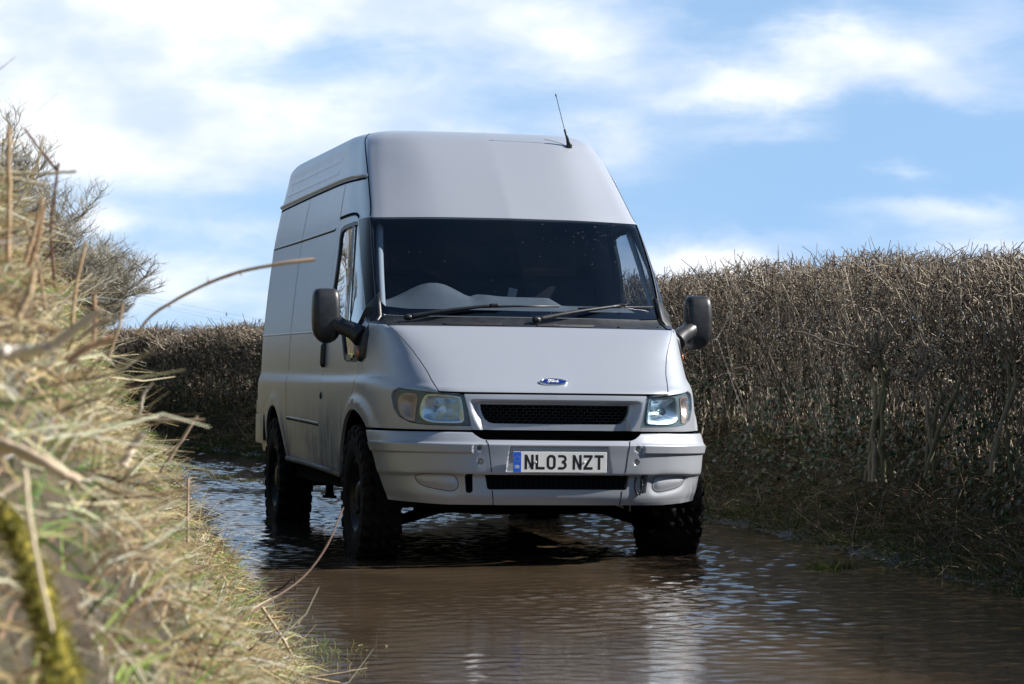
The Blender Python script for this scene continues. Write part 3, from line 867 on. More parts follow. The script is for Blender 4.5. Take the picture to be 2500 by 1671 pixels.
# headlights: clear lens over a dark tub with a chrome reflector and an indicator
def lamp_side(u, w):
    return 0
LM = BODY.toM(LAMP)
MAINR = smooth_ring([(3.30, 3.92), (2.75, 3.90), (2.22, 3.84), (2.12, 3.72), (2.12, 3.2), (2.14, 2.86), (2.26, 2.72), (2.7, 2.70), (3.15, 2.74), (3.42, 2.95), (3.50, 3.35), (3.44, 3.75)], 72)
INDR = smooth_ring([(3.62, 3.84), (3.80, 3.98), (4.00, 3.98), (4.14, 3.82), (4.16, 3.5), (4.05, 3.15), (3.90, 2.92), (3.72, 2.80), (3.60, 2.86), (3.60, 3.3)], 60)
MM, IM = BODY.toM(MAINR), BODY.toM(INDR)
def bowl(Q, deep):
    def f(u, w, p):
        d = dist_poly(Q, BODY.toM(np.stack([u, w], 1)))
        return -.012 - deep * sst(d, 0, .075) 
    return f
for md, lab in (('R', None), ('L', None)):
    sg = 1 if md == 'R' else -1
    hl = panel_obj('headlight', BODY, LAMP, [MAINR, INDR], .022, M['housing'], van, mode=md, off=-.016, depth=.05, gap=.003)
    panel_obj('reflector', BODY, MAINR, [], .010, M['reflector'], hl, mode=md, offfn=bowl(MM, .065), depth=0)
    panel_obj('indicator', BODY, INDR, [], .010, M['amberdim'], hl, mode=md, offfn=bowl(IM, .05), depth=0)
    panel_obj('lens', BODY, LAMP, [], .02, M['lens'], hl, mode=md, off=.002, depth=.012, gap=.003)
    # flutes: vertical prisms moulded inside the lens
    fl = []
    for uu in np.linspace(3.58, 4.14, 13):
        c_, _ = BODY.pos(np.full(8, uu), np.linspace(2.95, 3.9, 8), -.006); fl.append(path_tube(c_ * (MIR if sg < 0 else 1), .0022, 4))
    for uu in np.linspace(2.16, 2.62, 12):
        c_, _ = BODY.pos(np.full(6, uu), np.linspace(3.28, 3.78, 6), -.006); fl.append(path_tube(c_ * (MIR if sg < 0 else 1), .0020, 4))
    for uu in np.linspace(2.72, 3.2, 10):
        c_, _ = BODY.pos(np.full(6, uu), np.linspace(2.76, 3.08, 6), -.006); fl.append(path_tube(c_ * (MIR if sg < 0 else 1), .0020, 4))
    multi('lens_flute', fl, M['lens'], hl)
    bm = bmesh.new()
    c_, n_ = BODY.pos([2.86], [3.32], -.035)
    c_ = c_[0] * (MIR if sg < 0 else 1)
    for r_, l_ in ((.022, .02), (.015, .035), (.007, .045)):
        bmesh.ops.create_cone(bm, cap_ends=True, segments=20, radius1=r_, radius2=r_ * .9, depth=l_, matrix=Matrix.Translation(c_ + np.array([0, .01 - l_ / 2, 0])) @ Matrix.Rotation(rad(90), 4, 'X'))
    bm_obj('bulb_cap', bm, M['chrome'], hl)
    if md == 'L':
        pass

# bumper
BEND = [(6.0, 8.9), (5.765, 5.889), (5.617, 4.667), (5.526, 2.65), (5.459, .497), (5.44, 0)]
BUMPER = [(0, 0), (1, 0), (2, 0), (3, 0), (4, 0), (5, 0)] + BEND[::-1] + [(5.9, 9.0), (5.5, 9.0), (4.5, 9.0), (2.5, 9.0), (2.2, 8.9), (2.12, 8.35), (1.97, 7.75), (1.86, 7.55), (1.75, 7.49), (1.047, 7.48), (0, 7.48)]
LOWG = [(0, 3.72), (1.06, 3.72), (1.84, 3.68), (1.875, 3.6), (1.845, 2.9), (1.82, 2.40), (1.76, 2.34), (1.053, 2.35), (0, 2.35)]
bp = panel_obj('bumper', BUMP, BUMPER, [LOWG, SLOT], .0085, M['paint'], van, depth=.05)
bm = bmesh.new()
ribbon_on(BUMP, [(1.789, 7.44), (1.74, 6.2), (1.669, 4.12)], .005, .0012, bm, smooth=False)
ribbon_on(BUMP, [(1.665, 2.30), (1.667, .05)], .005, .0012, bm, smooth=False)
ribbon_on(BUMP, list(FOG) + [FOG[0]], .0035, .0012, bm, smooth=False)
bm_obj('bumper_seam', bm, M['dark'], bp)
sc_ = []
for cx, cz in ((.439, .638), (.433, .564)):
    for sg in (1, -1):
        bmv = []
        c_ = np.array([cx * sg, .0305, cz])
        th = np.linspace(0, 2 * np.pi, 15)[:-1]
        V = np.vstack([[c_ + np.array([0, -.0005, 0])], [c_ + np.array([.0105 * math.cos(t), 0, .0105 * math.sin(t)]) for t in th]])
        sc_.append((V, [np.array([[0, 1 + (i + 1) % 14, 1 + i] for i in range(14)])]))
multi_each('screw', sc_, simple('screw_grey', (.13, .13, .12), .5), bp)
bm = bmesh.new()
for k in range(6):
    add_box(bm, 0, .085, .424 + k * .0125, .82, .01, .004)
for k in range(-14, 15):
    add_box(bm, k * .028, .088, .455, .004, .01, .075)
bm_obj('lower_grille', bm, simple('grille_black', (.008, .008, .010), .6, spec=.2), bp)
bm = bmesh.new(); add_box(bm, 0, .125, .455, 1.06, .01, .14); bm_obj('backing_plate', bm, M['dark'], bp)
ring_p = smooth_ring([(.455 + .035 * math.cos(t) * .55, .060, .449 + .058 * math.sin(t)) for t in np.linspace(0, 2 * np.pi, 12, endpoint=False)], 48)
multi('towing_eye', [path_tube(np.vstack([ring_p, ring_p[:1]]), .006, 8)], M['black'], bp)

# number plate
pl = empty('number_plate', (0, .006, .566), van); 
bm = bmesh.new(); add_box(bm, 0, 0, 0, .52, .004, .111, .0015); bm_obj('plate', bm, M['white'], pl)
bm = bmesh.new(); add_box(bm, -.26 + .0225, -.0026, 0, .044, .002, .109); bm_obj('country_band', bm, M['blueband'], pl)
def poly_glyph(bm, outline, ox, oz, k=1.0, y=-.0024, th=.0):
    vs = [bm.verts.new((ox + a * k, y - th, oz + b * k)) for a, b in outline]
    bm.faces.new(vs)
def strip_glyph(bm, pts, w, ox, oz, k=1.0, closed=False, y=-.0024):
    P = np.array(pts, float); n = len(P)
    tan = np.zeros_like(P)
    for i in range(n):
        a = P[(i - 1) % n] if closed or i > 0 else P[i]; b = P[(i + 1) % n] if closed or i < n - 1 else P[i]
        d0 = P[i] - a; d1 = b - P[i]
        if np.linalg.norm(d0) < 1e-9: d0 = d1
        if np.linalg.norm(d1) < 1e-9: d1 = d0
        d0 = d0 / np.linalg.norm(d0); d1 = d1 / np.linalg.norm(d1)
        n0 = np.array([-d0[1], d0[0]]); n1 = np.array([-d1[1], d1[0]]); m_ = n0 + n1; m_ /= np.linalg.norm(m_) + 1e-9
        tan[i] = m_ / max(.55, m_ @ n0)
    L = [bm.verts.new((ox + (p[0] + t[0] * w / 2) * k, y, oz + (p[1] + t[1] * w / 2) * k)) for p, t in zip(P, tan)]
    R_ = [bm.verts.new((ox + (p[0] - t[0] * w / 2) * k, y, oz + (p[1] - t[1] * w / 2) * k)) for p, t in zip(P, tan)]
    for i in range(n if closed else n - 1): bm.faces.new((L[i], L[(i + 1) % n], R_[(i + 1) % n], R_[i]))
def rr(x0, z0, x1, z1, r, n=6):
    out = []
    for cx, cz, a0 in ((x1 - r, z1 - r, 0), (x0 + r, z1 - r, 90), (x0 + r, z0 + r, 180), (x1 - r, z0 + r, 270)):
        out += [(cx + r * math.cos(rad(a0 + 90 * i / n)), cz + r * math.sin(rad(a0 + 90 * i / n))) for i in range(n + 1)]
    return out
mm = .001
bm = bmesh.new()
xs = -.26 + .064
GL = {'N': [[(0, 0), (14, 0), (14, 50), (36, 0), (50, 0), (50, 79), (36, 79), (36, 29), (14, 79), (0, 79)]],
      'L': [[(0, 0), (50, 0), (50, 14), (14, 14), (14, 79), (0, 79)]],
      'Z': [[(0, 0), (50, 0), (50, 14), (17, 14), (50, 67), (50, 79), (0, 79), (0, 65), (33, 65), (0, 12)]],
      'T': [[(18, 0), (32, 0), (32, 65), (50, 65), (50, 79), (0, 79), (0, 65), (18, 65)]]}
adv = 61
for i, ch in enumerate('NL03 NZT'):
    if ch == ' ': continue
    ox = xs + (i * adv - (adv - 33 + 11 if i > 4 else 0)) * mm
    if ch in GL:
        for o_ in GL[ch]: poly_glyph(bm, o_, ox, -.0395, mm)
    elif ch == '0': strip_glyph(bm, rr(7, 7, 43, 72, 16), 14, ox, -.0395, mm, True)
    elif ch == '3':
        top = [(3, 70), (8, 72)] + [(27 + 16 * math.cos(rad(a)), 57 + 15 * math.sin(rad(a))) for a in np.linspace(90, -75, 10)] + [(24, 41.5)]
        bot = [(24, 41)] + [(27 + 16.5 * math.cos(rad(a)), 23.5 + 16.5 * math.sin(rad(a))) for a in np.linspace(75, -90, 10)] + [(8, 7), (3, 9)]
        strip_glyph(bm, top, 13, ox, -.0395, mm); strip_glyph(bm, bot, 13, ox, -.0395, mm, y=-.0026)
bm_obj('registration_lettering', bm, M['ink'], pl)
bm = bmesh.new()
gx = -.26 + .0095
strip_glyph(bm, [(10, 13), (8, 16), (4, 16), (1, 13), (1, 4), (4, 1), (8, 1), (10, 4), (10, 8), (6, 8)], 2.4, gx, -.034, mm, y=-.0042)
strip_glyph(bm, [(14, 1), (14, 16), (20, 16), (22, 14), (22, 11), (20, 9), (15.5, 9)], 2.4, gx, -.034, mm, y=-.0042)
strip_glyph(bm, [(15.5, 8.2), (21, 8.2), (23, 6), (23, 3.5), (21, 1), (15.5, 1)], 2.4, gx, -.034, mm, y=-.0044)
bm_obj('country_lettering', bm, M['white'], pl)
bm = bmesh.new()
for k in range(12):
    a = rad(30 * k); cx, cz = -.26 + .0225 + .015 * math.sin(a), .017 + .015 * math.cos(a)
    pts = [(cx + (.0028 if j % 2 == 0 else .0012) * math.sin(rad(36 * j)), cz + (.0028 if j % 2 == 0 else .0012) * math.cos(rad(36 * j))) for j in range(10)]
    bm.faces.new([bm.verts.new((a_, -.0042, b_)) for a_, b_ in pts])
bm_obj('star_ring', bm, M['yellow'], pl)
for x_ in (-.135, .135):
    bm = bmesh.new(); bmesh.ops.create_uvsphere(bm, u_segments=10, v_segments=6, radius=.0055, matrix=Matrix.Translation((x_, -.004, .0)))
    bm_obj('screw', bm, M['white'], pl)

# oval badge on the bonnet
uw = BODY.find([(0.0, .993)], 0, 2, 0, 2)[0]; c_, n_ = BODY.pos([0.001], [uw[1]], .003); n_ = n_[0]
bg_ = empty('badge', tuple(c_[0]), van)
yax = -Vector(n_); zax = Vector((0, 0, 1)); xax = yax.cross(zax); xax.normalize(); zax = xax.cross(yax)
bg_.rotation_euler = Matrix((xax, yax, zax)).transposed().to_euler()
th = np.linspace(0, 2 * np.pi, 41)[:-1]
def oval(a, b, y): return np.stack([a * np.cos(th), np.full_like(th, y), b * np.sin(th)], 1)
rings = [oval(.079, .031, .004), oval(.079, .031, -.004), oval(.075, .029, -.008), oval(.068, .0245, -.009), oval(.066, .0235, -.006)]
V = np.vstack(rings); idx = np.arange(len(V)).reshape(len(rings), -1)
F = np.stack([idx[:-1], idx[1:], np.roll(idx[1:], -1, 1), np.roll(idx[:-1], -1, 1)], -1).reshape(-1, 4)
multi('badge_rim', [(V, [F])], M['chrome'], bg_)
rings = [oval(.0665, .0238, -.0062), oval(.045, .016, -.0085), oval(.02, .007, -.0092)]
V = np.vstack(rings + [np.array([[0, -.0094, 0]])]); idx = np.arange(len(V) - 1).reshape(len(rings), -1)
F = np.stack([idx[:-1], idx[1:], np.roll(idx[1:], -1, 1), np.roll(idx[:-1], -1, 1)], -1).reshape(-1, 4)
multi('badge_face', [(V, [F, np.stack([idx[-1], np.full(40, len(V) - 1), np.roll(idx[-1], -1)], 1)])], M['badge_blue'], bg_)
bm = bmesh.new()
def scr(pts, w, n=20): strip_glyph(bm, smooth_path(np.hstack([np.array(pts, float), np.zeros((len(pts), 1))]), n)[:, :2], w, 0, 0, .001, y=-.0108)
scr([(-26, 3), (-30, 6), (-28, 11), (-22, 13), (-10, 12), (6, 13)], 3.6)
scr([(-16, 12), (-20, 4), (-24, -6), (-29, -11), (-34, -10), (-35, -7)], 4.2)
scr([(-23, 0), (-17, 2), (-13, 4)], 3)
scr([(-8, 2), (-13, -3), (-12, -9), (-7, -9), (-3, -3), (-5, 2), (-8, 2)], 3.4, 28)
scr([(-3, 1), (3, 2), (1, -4), (-1, -10)], 3.4)
scr([(2, -2), (6, 2), (10, 1)], 3.6)
scr([(20, 1), (14, 1), (10, -5), (12, -10), (17, -8), (21, 0)], 3.4, 28)
scr([(26, 11), (23, 2), (20, -7), (22, -10), (27, -7)], 3.8)
for i_, f in enumerate(bm.faces): pass
bm_obj('badge_lettering', bm, M['script'], bg_)

# doors with windows
for md in ('L', 'R'):
    sg = 1 if md == 'R' else -1
    mr = (lambda v: v) if sg > 0 else (lambda v: v * MIR)
    door = panel_obj('cab_door', BODY, DOOR, [WINDOW], .022, M['paint'], van, mode=md, rim=M['dark'], gap=.005, depth=.03)
    WI = inset(BODY.toM(WINDOW), .022); WI = BODY.toP(WI)
    panel_obj('window_frame', BODY, WINDOW, [WI], .02, M['black'], door, mode=md, off=-.002, depth=.02)
    panel_obj('window_pane', BODY, WINDOW, [], .05, M['side_glass'], door, mode=md, off=-.012, gap=.01, depth=0)
    cd, _ = BODY.pos(np.interp(np.linspace(0, 1, 10), [0, .5, 1], [6.45, 6.60, 6.62]), np.linspace(10.9, 7.0, 10), -.008)
    bm = bmesh.new()
    ribbon_on(BODY, [(6.47, 10.92), (6.60, 9.72), (6.62, 8.9), (6.62, 8.2)], .045, -.004, bm, mirror=False)
    if sg < 0:
        for v in bm.verts: v.co.x *= -1
    bm_obj('window_divider', bm, M['black'], door)
    # weather strip over the door
    hp = []
    dp = [(7.42, 11.86), (6.88, 11.90), (6.32, 11.90), (6.06, 11.68), (5.93, 11.3)]
    P = BODY.toP(dens(BODY.toM(smooth_path(np.hstack([np.array(dp), np.zeros((5, 1))]), 30)[:, :2]), .03, False))
    c_, _ = BODY.pos(P[:, 0], P[:, 1], .001)
    multi('drip_strip', [path_tube(mr(c_), .008, 6)], M['dark'], door)
    # handle: upright black grip in a recess
    hz = np.linspace(1.075, 1.225, 9)
    uwh = BODY.find([(2.19, z_) for z_ in hz], 1, 2, 5, 9)
    c_, _ = BODY.pos([a for a, b in uwh], [b for a, b in uwh], .010)
    rr_ = np.interp(np.linspace(0, 1, 9), [0, .12, .88, 1], [.008, .020, .020, .008])
    multi('door_handle', [path_tube(mr(c_), rr_, 10)], M['black'], door)
    uwl = BODY.find([(2.16, .905)], 1, 2, 5, 9)[0]; c_, n_ = BODY.pos([uwl[0]], [uwl[1]], .0)
    bm = bmesh.new()
    bmesh.ops.create_uvsphere(bm, u_segments=14, v_segments=8, radius=1, matrix=Matrix.Translation(mr(c_[0])) @ Matrix.Diagonal((.010, .024, .024, 1)))
    bm_obj('door_lock', bm, M['black'], door, True)
    # mirror sail, base and arm
    bm = bmesh.new()
    sailp = [(.98, 1.43), (1.00, 1.50), (1.06, 1.42), (1.10, 1.30), (1.12, 1.20), (1.06, 1.115), (.93, 1.10), (.87, 1.125), (.885, 1.25), (.93, 1.36)]
    uws = BODY.find(sailp, 1, 2, 4.2, 8)
    a_, n_ = BODY.pos([p_[0] for p_ in uws], [p_[1] for p_ in uws], -.004)
    b_, _ = BODY.pos([p_[0] for p_ in uws], [p_[1] for p_ in uws], .024)
    cen = b_.mean(0); ins_ = b_ + (cen - b_) * .14
    A0 = [bm.verts.new(mr(v)) for v in a_]; B0 = [bm.verts.new(mr(v)) for v in (a_ + b_) / 2 * np.array([1, 1, 1])]; C0 = [bm.verts.new(mr(v)) for v in ins_]
    k = len(A0)
    for i in range(k):
        j = (i + 1) % k
        bm.faces.new((A0[i], A0[j], B0[j], B0[i])); bm.faces.new((B0[i], B0[j], C0[j], C0[i]))
    bm.faces.new(C0)
    wm = bm_obj('wing_mirror', bm, M['black'], van, True)
    # arm, swelling into the head
    bm = bmesh.new()
    armp = smooth_path([(.925, .995, 1.245), (.965, 1.03, 1.275), (1.02, 1.09, 1.30), (1.075, 1.15, 1.33)], 14)
    V, FL = path_tube(mr(armp), np.interp(np.linspace(0, 1, len(armp)), [0, .3, .7, 1], [.062, .052, .046, .062]), 12)
    multi('mirror_arm', [(V, FL)], M['black'], wm)
    # head: rounded shell made from stacked rounded-rectangle sections
    Vs = []
    zs = [1.205, 1.209, 1.222, 1.245, 1.28, 1.33, 1.40, 1.46, 1.495, 1.512, 1.519, 1.521]
    inner = [1.085, 1.075, 1.052, 1.035, 1.027, 1.026, 1.027, 1.030, 1.034, 1.042, 1.058, 1.085]
    outer = [1.110, 1.122, 1.145, 1.165, 1.178, 1.183, 1.184, 1.182, 1.178, 1.168, 1.150, 1.115]
    yf = [1.15, 1.13, 1.105, 1.09, 1.083, 1.08, 1.083, 1.09, 1.10, 1.115, 1.135, 1.16]
    for z_, xi, xo, y0 in zip(zs, inner, outer, yf):
        y1 = 1.215
        r_ = min(.035, (xo - xi) * .45)
        Vs.append([(a, b, z_) for a, b in rr(xi, y0, xo, y1, min(r_, (y1 - y0) * .45), 5)])
    V = np.array(Vs); m_, k_ = V.shape[:2]; V = V.reshape(-1, 3); idx = np.arange(m_ * k_).reshape(m_, k_)
    F = np.stack([idx[:-1], np.roll(idx[:-1], -1, 1), np.roll(idx[1:], -1, 1), idx[1:]], -1).reshape(-1, 4)
    V = np.vstack([V, V[idx[0]].mean(0), V[idx[-1]].mean(0)]); n0 = len(V) - 2
    T_ = np.vstack([np.stack([np.full(k_, n0), np.roll(idx[0], -1), idx[0]], 1), np.stack([np.full(k_, n0 + 1), idx[-1], np.roll(idx[-1], -1)], 1)])
    if sg < 0: F, T_ = F[:, ::-1], T_[:, ::-1]
    multi('mirror_head', [(mr(V), [F, T_])], M['black'], wm)
    bm = bmesh.new(); add_box(bm, sg * 1.105, 1.2165, 1.37, .125, .004, .24, .0015); bm_obj('mirror_glass', bm, M['chrome'], wm)
    uwi = BODY.find([(.945, 1.15)], 1, 2, 4.4, 8)[0]; c_, n_ = BODY.pos([uwi[0]], [uwi[1]], .020)
    bm = bmesh.new()
    bmesh.ops.create_uvsphere(bm, u_segments=14, v_segments=8, radius=1, matrix=Matrix.Translation(mr(c_[0])) @ Matrix.Diagonal((.012, .014, .020, 1)))
    bm_obj('side_indicator', bm, M['amber'], wm, True)
    if md == 'L':
        uwk = BODY.find([(1.22, 1.145), (1.36, 1.145), (1.36, 1.115), (1.22, 1.112)], 1, 2, 4.4, 9)
        a_, _ = BODY.pos([p_[0] for p_ in uwk], [p_[1] for p_ in uwk], .006)
        bm = bmesh.new(); bm.faces.new([bm.verts.new(mr(v)) for v in a_]); bm_obj('window_sticker', bm, simple('sticker', (.38, .35, .27), .6), door)

# cabin
bm = bmesh.new()
nx, ny = 41, 9
gv = []
for i in range(nx):
    x_ = -.80 + 1.6 * i / (nx - 1)
    row = []
    for j in range(ny):
        t = j / (ny - 1)
        y_ = .80 + .55 * t + (x_ / .8) ** 2 * .14 * (1 - t)
        z_ = 1.325 + .12 * sst(np.array([t]), 0, .6)[0]
        hump = math.exp(-((x_ + .46) / .20) ** 2) * .125 * sst(np.array([t]), .25, .8)[0]
        pad = (1 / (1 + math.exp(-(x_ + .22) / .012))) * (1 / (1 + math.exp((x_ - .24) / .012))) * .045 * sst(np.array([t]), .45, .55)[0]
        row.append(bm.verts.new((x_, y_, z_ + hump + pad)))
    gv.append(row)
for i in range(nx - 1):
    for j in range(ny - 1): bm.faces.new((gv[i][j], gv[i + 1][j], gv[i + 1][j + 1], gv[i][j + 1]))
for i in range(nx - 1):
    a, b = gv[i][-1], gv[i + 1][-1]
    c_ = bm.verts.new((b.co.x, b.co.y + .05, .8)); d_ = bm.verts.new((a.co.x, a.co.y + .05, .8)); bm.faces.new((a, b, c_, d_))
bm_obj('dashboard', bm, M['dash'], van, True)
for sg in (1, -1):   # inner pillar trims seen through the screen
    P = [(.800, .99, 1.34), (.785, 1.09, 1.42), (.772, 1.22, 1.58), (.755, 1.36, 1.75), (.735, 1.48, 1.90)]
    V, FL = path_tube(smooth_path([(sg * (a + (.035 if sg > 0 else .004)), b + .02, c_) for a, b, c_ in P], 16), .022 if sg < 0 else .014, 8); multi('inner_pillar', [(V, FL)], M['trim'], van)
tc_ = np.array([-.44, 1.50, 1.37]); cr = [tc_ + np.array([.19 * math.cos(t), .19 * math.sin(t) * .42, .19 * math.sin(t) * .9]) for t in np.linspace(0, 2 * np.pi, 33)]
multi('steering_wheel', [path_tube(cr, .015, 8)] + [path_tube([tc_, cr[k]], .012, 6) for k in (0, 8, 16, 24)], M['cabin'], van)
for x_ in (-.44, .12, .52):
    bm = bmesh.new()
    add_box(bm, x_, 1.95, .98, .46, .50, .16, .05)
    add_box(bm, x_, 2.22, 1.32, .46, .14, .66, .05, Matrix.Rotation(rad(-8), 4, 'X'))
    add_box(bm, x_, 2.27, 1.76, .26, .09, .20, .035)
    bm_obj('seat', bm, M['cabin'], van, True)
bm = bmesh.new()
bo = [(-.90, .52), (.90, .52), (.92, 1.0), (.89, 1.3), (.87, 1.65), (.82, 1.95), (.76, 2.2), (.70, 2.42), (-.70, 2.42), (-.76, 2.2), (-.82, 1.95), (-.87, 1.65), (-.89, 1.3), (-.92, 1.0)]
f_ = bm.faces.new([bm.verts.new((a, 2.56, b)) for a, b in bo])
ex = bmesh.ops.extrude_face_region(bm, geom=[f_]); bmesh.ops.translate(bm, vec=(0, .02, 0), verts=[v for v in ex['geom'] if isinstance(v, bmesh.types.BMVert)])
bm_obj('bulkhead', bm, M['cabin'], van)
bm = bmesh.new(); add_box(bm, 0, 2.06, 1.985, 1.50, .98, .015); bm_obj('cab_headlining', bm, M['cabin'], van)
bm = bmesh.new(); add_box(bm, .085, 1.62, 1.50, .05, .02, .12, 0, Matrix.Rotation(rad(12), 4, 'Y')); bm_obj('dash_paper', bm, simple('grey_paper', (.30, .30, .29), .8), van)

# wipers
def wiper(name, piv, elbow, b0, b1):
    w_ = multi(name, [path_tube(smooth_path([piv, tuple((np.array(piv) * .55 + np.array(elbow) * .45) + np.array([0, -.012, .006])), elbow], 12), np.interp(np.linspace(0, 1, 12), [0, .25, 1], [.017, .014, .008]), 8)], M['black'], van)
    multi('wiper_blade', [path_tube([b0, tuple((np.array(b0) + np.array(b1)) / 2 + np.array([0, -.006, .004])), b1], .007, 6)], M['black'], w_)
    bm = bmesh.new(); add_box(bm, *elbow, .05, .025, .018, .006); bm_obj('wiper_joint', bm, M['black'], w_)
    bm = bmesh.new(); bmesh.ops.create_uvsphere(bm, u_segments=12, v_segments=8, radius=.024, matrix=Matrix.Translation(piv) @ Matrix.Diagonal((1.2, 1, .8, 1))); bm_obj('wiper_pivot', bm, M['black'], w_, True)
def on_glass(x, z, e=.012):
    uw = BODY.find([(abs(x), z)], 0, 2, 0, 4.5)[0]; c_, n_ = BODY.pos([uw[0]], [uw[1]], e)
    return tuple(c_[0] * np.array([1 if x >= 0 else -1, 1, 1]))
wiper('wiper', on_glass(-.685, 1.335, .02), on_glass(-.20, 1.418, .02), on_glass(-.31, 1.408), on_glass(.175, 1.423))
wiper('wiper', on_glass(.02, 1.332, .02), on_glass(.56, 1.435, .02), on_glass(.29, 1.412), on_glass(.775, 1.436))

# aerial
uwa = BODY.find([(.513, 2.448)], 0, 2, 0, 4)[0]; c_, n_ = BODY.pos([uwa[0]], [uwa[1]], 0)
b_ = c_[0]
bm = bmesh.new()
bmesh.ops.create_uvsphere(bm, u_segments=16, v_segments=8, radius=1, matrix=Matrix.Translation(b_) @ Matrix.Rotation(rad(-40), 4, 'X') @ Matrix.Diagonal((.021, .034, .018, 1)))
ae = bm_obj('aerial', bm, M['black'], van, True)
tip = b_ + np.array([-.105, -.07, .315]); mid = b_ + (tip - b_) * .33
multi('aerial_collar', [path_tube([b_, b_ + (mid - b_) * .5 + np.array([.004, 0, 0]), mid], [.013, .009, .006], 8)], M['black'], ae)
multi('aerial_rod', [path_tube([mid, tip * .93 + mid * .07, tip * .925 + mid * .075, tip], [.0022, .0020, .0042, .0042], 6)], M['wire'], ae)

# underside: floor, arch liners, crossmember, lower arms, hangers
bm = bmesh.new()
add_box(bm, 0, 2.85, .50, 1.70, 4.5, .03)
add_box(bm, 0, .62, .52, 1.2, .5, .10)
add_box(bm, .72, 2.65, .425, .34, 2.1, .13); add_box(bm, -.72, 2.65, .425, .34, 2.1, .13)
bm_obj('floor_pan', bm, M['dark'], van)
for yc, nm in ((AX_F, 'arch_liner'), (AX_R, 'arch_liner')):
    for sg in (1, -1):
        pts = arc_yz(yc, .505, 185, -5, 22)
        V = np.array([[(sg * x_, y_, z_) for y_, z_ in pts] for x_ in (.925, .55)]).reshape(-1, 3)
        k = len(pts); F = np.array([[i, i + 1, k + i + 1, k + i] for i in range(k - 1)])
        cap = np.array([[k + i, k + i + 1, 2 * k] for i in range(k - 1)]); V = np.vstack([V, [sg * .55, yc, AX_Z + .1]])
        multi('arch_liner', [(V, [F, cap])], M['dark'], van)
bm = bmesh.new()
add_box(bm, 0, .93, .305, .78, .16, .105, .012)
add_box(bm, 0, .86, .262, .62, .08, .03, .008)
cm = bm_obj('crossmember', bm, M['dark'], van)
for sg in (1, -1):
    multi('suspension_arm', [path_tube([(sg * .34, .93, .30), (sg * .48, .93, .285), (sg * .62, .93, .235), (sg * .76, .93, .19)], [.045, .04, .032, .028], 8)], M['dark'], van)
    multi('drop_link', [path_tube([(sg * .615, .90, .25), (sg * .615, .90, .50)], .010, 8), path_tube([(sg * .615, .90, .25), (sg * .615, .90, .30)], .016, 8)], M['dark'], van)
multi('rear_axle', [path_tube([(-.8, AX_R, AX_Z), (.8, AX_R, AX_Z)], .05, 10)], M['dark'], van)
bm = bmesh.new()
add_box(bm, -.775, 3.0, .33, .045, .045, .15, .006)
add_box(bm, -.775, 3.0, .258, .085, .07, .018, .006)
add_box(bm, -.775, 3.0, .272, .055, .05, .02, .006)
bm_obj('underbody_hanger', bm, M['dark'], van)
sl = []
for sg in (1, -1):
    P = BODY.find([(y_, z_) for y_, z_ in ((1.43, .452), (2.2, .462), (3.0, .474), (3.72, .486))], 1, 2, 4.4, 11)
    c_, _ = BODY.pos([a for a, b in P], [b for a, b in P], .0); c_ = c_ * (MIR if sg < 0 else 1)
    sl.append(path_tube(c_, .018, 8))
multi_each('sill', sl, simple('muddy_sill', (.20, .185, .165), .6, noise=.5, nscale=20), van)
# rear bumper corners
rb = []
for sg in (1, -1):
    for z0, z1, e in ((.77, .86, .002), (.56, .765, .006)):
        us = np.linspace(0, 1, 14); ring = []
        pts = [(4.78, .0), (5.05, .0), (5.20, .0)]
        pl_ = smooth_path([(.968, 4.74, 0), (.970, 5.0, 0), (.955, 5.20, 0), (.90, 5.30, 0), (.5, 5.34, 0), (0, 5.35, 0)], 30)
        V = np.array([[(sg * (q_[0] + e * k_), q_[1] + e * .5 * k_, z_) for q_ in pl_] for z_, k_ in ((z0, .3), (z0 + .01, 1), (z1 - .01, 1), (z1, .3))])
        m_, n_ = V.shape[:2]; idx = np.arange(m_ * n_).reshape(m_, n_)
        rb.append((V.reshape(-1, 3), [np.stack([idx[:-1, :-1], idx[:-1, 1:], idx[1:, 1:], idx[1:, :-1]], -1).reshape(-1, 4)]))
multi_each('rear_bumper', rb, M['paint'], van, smooth=False)

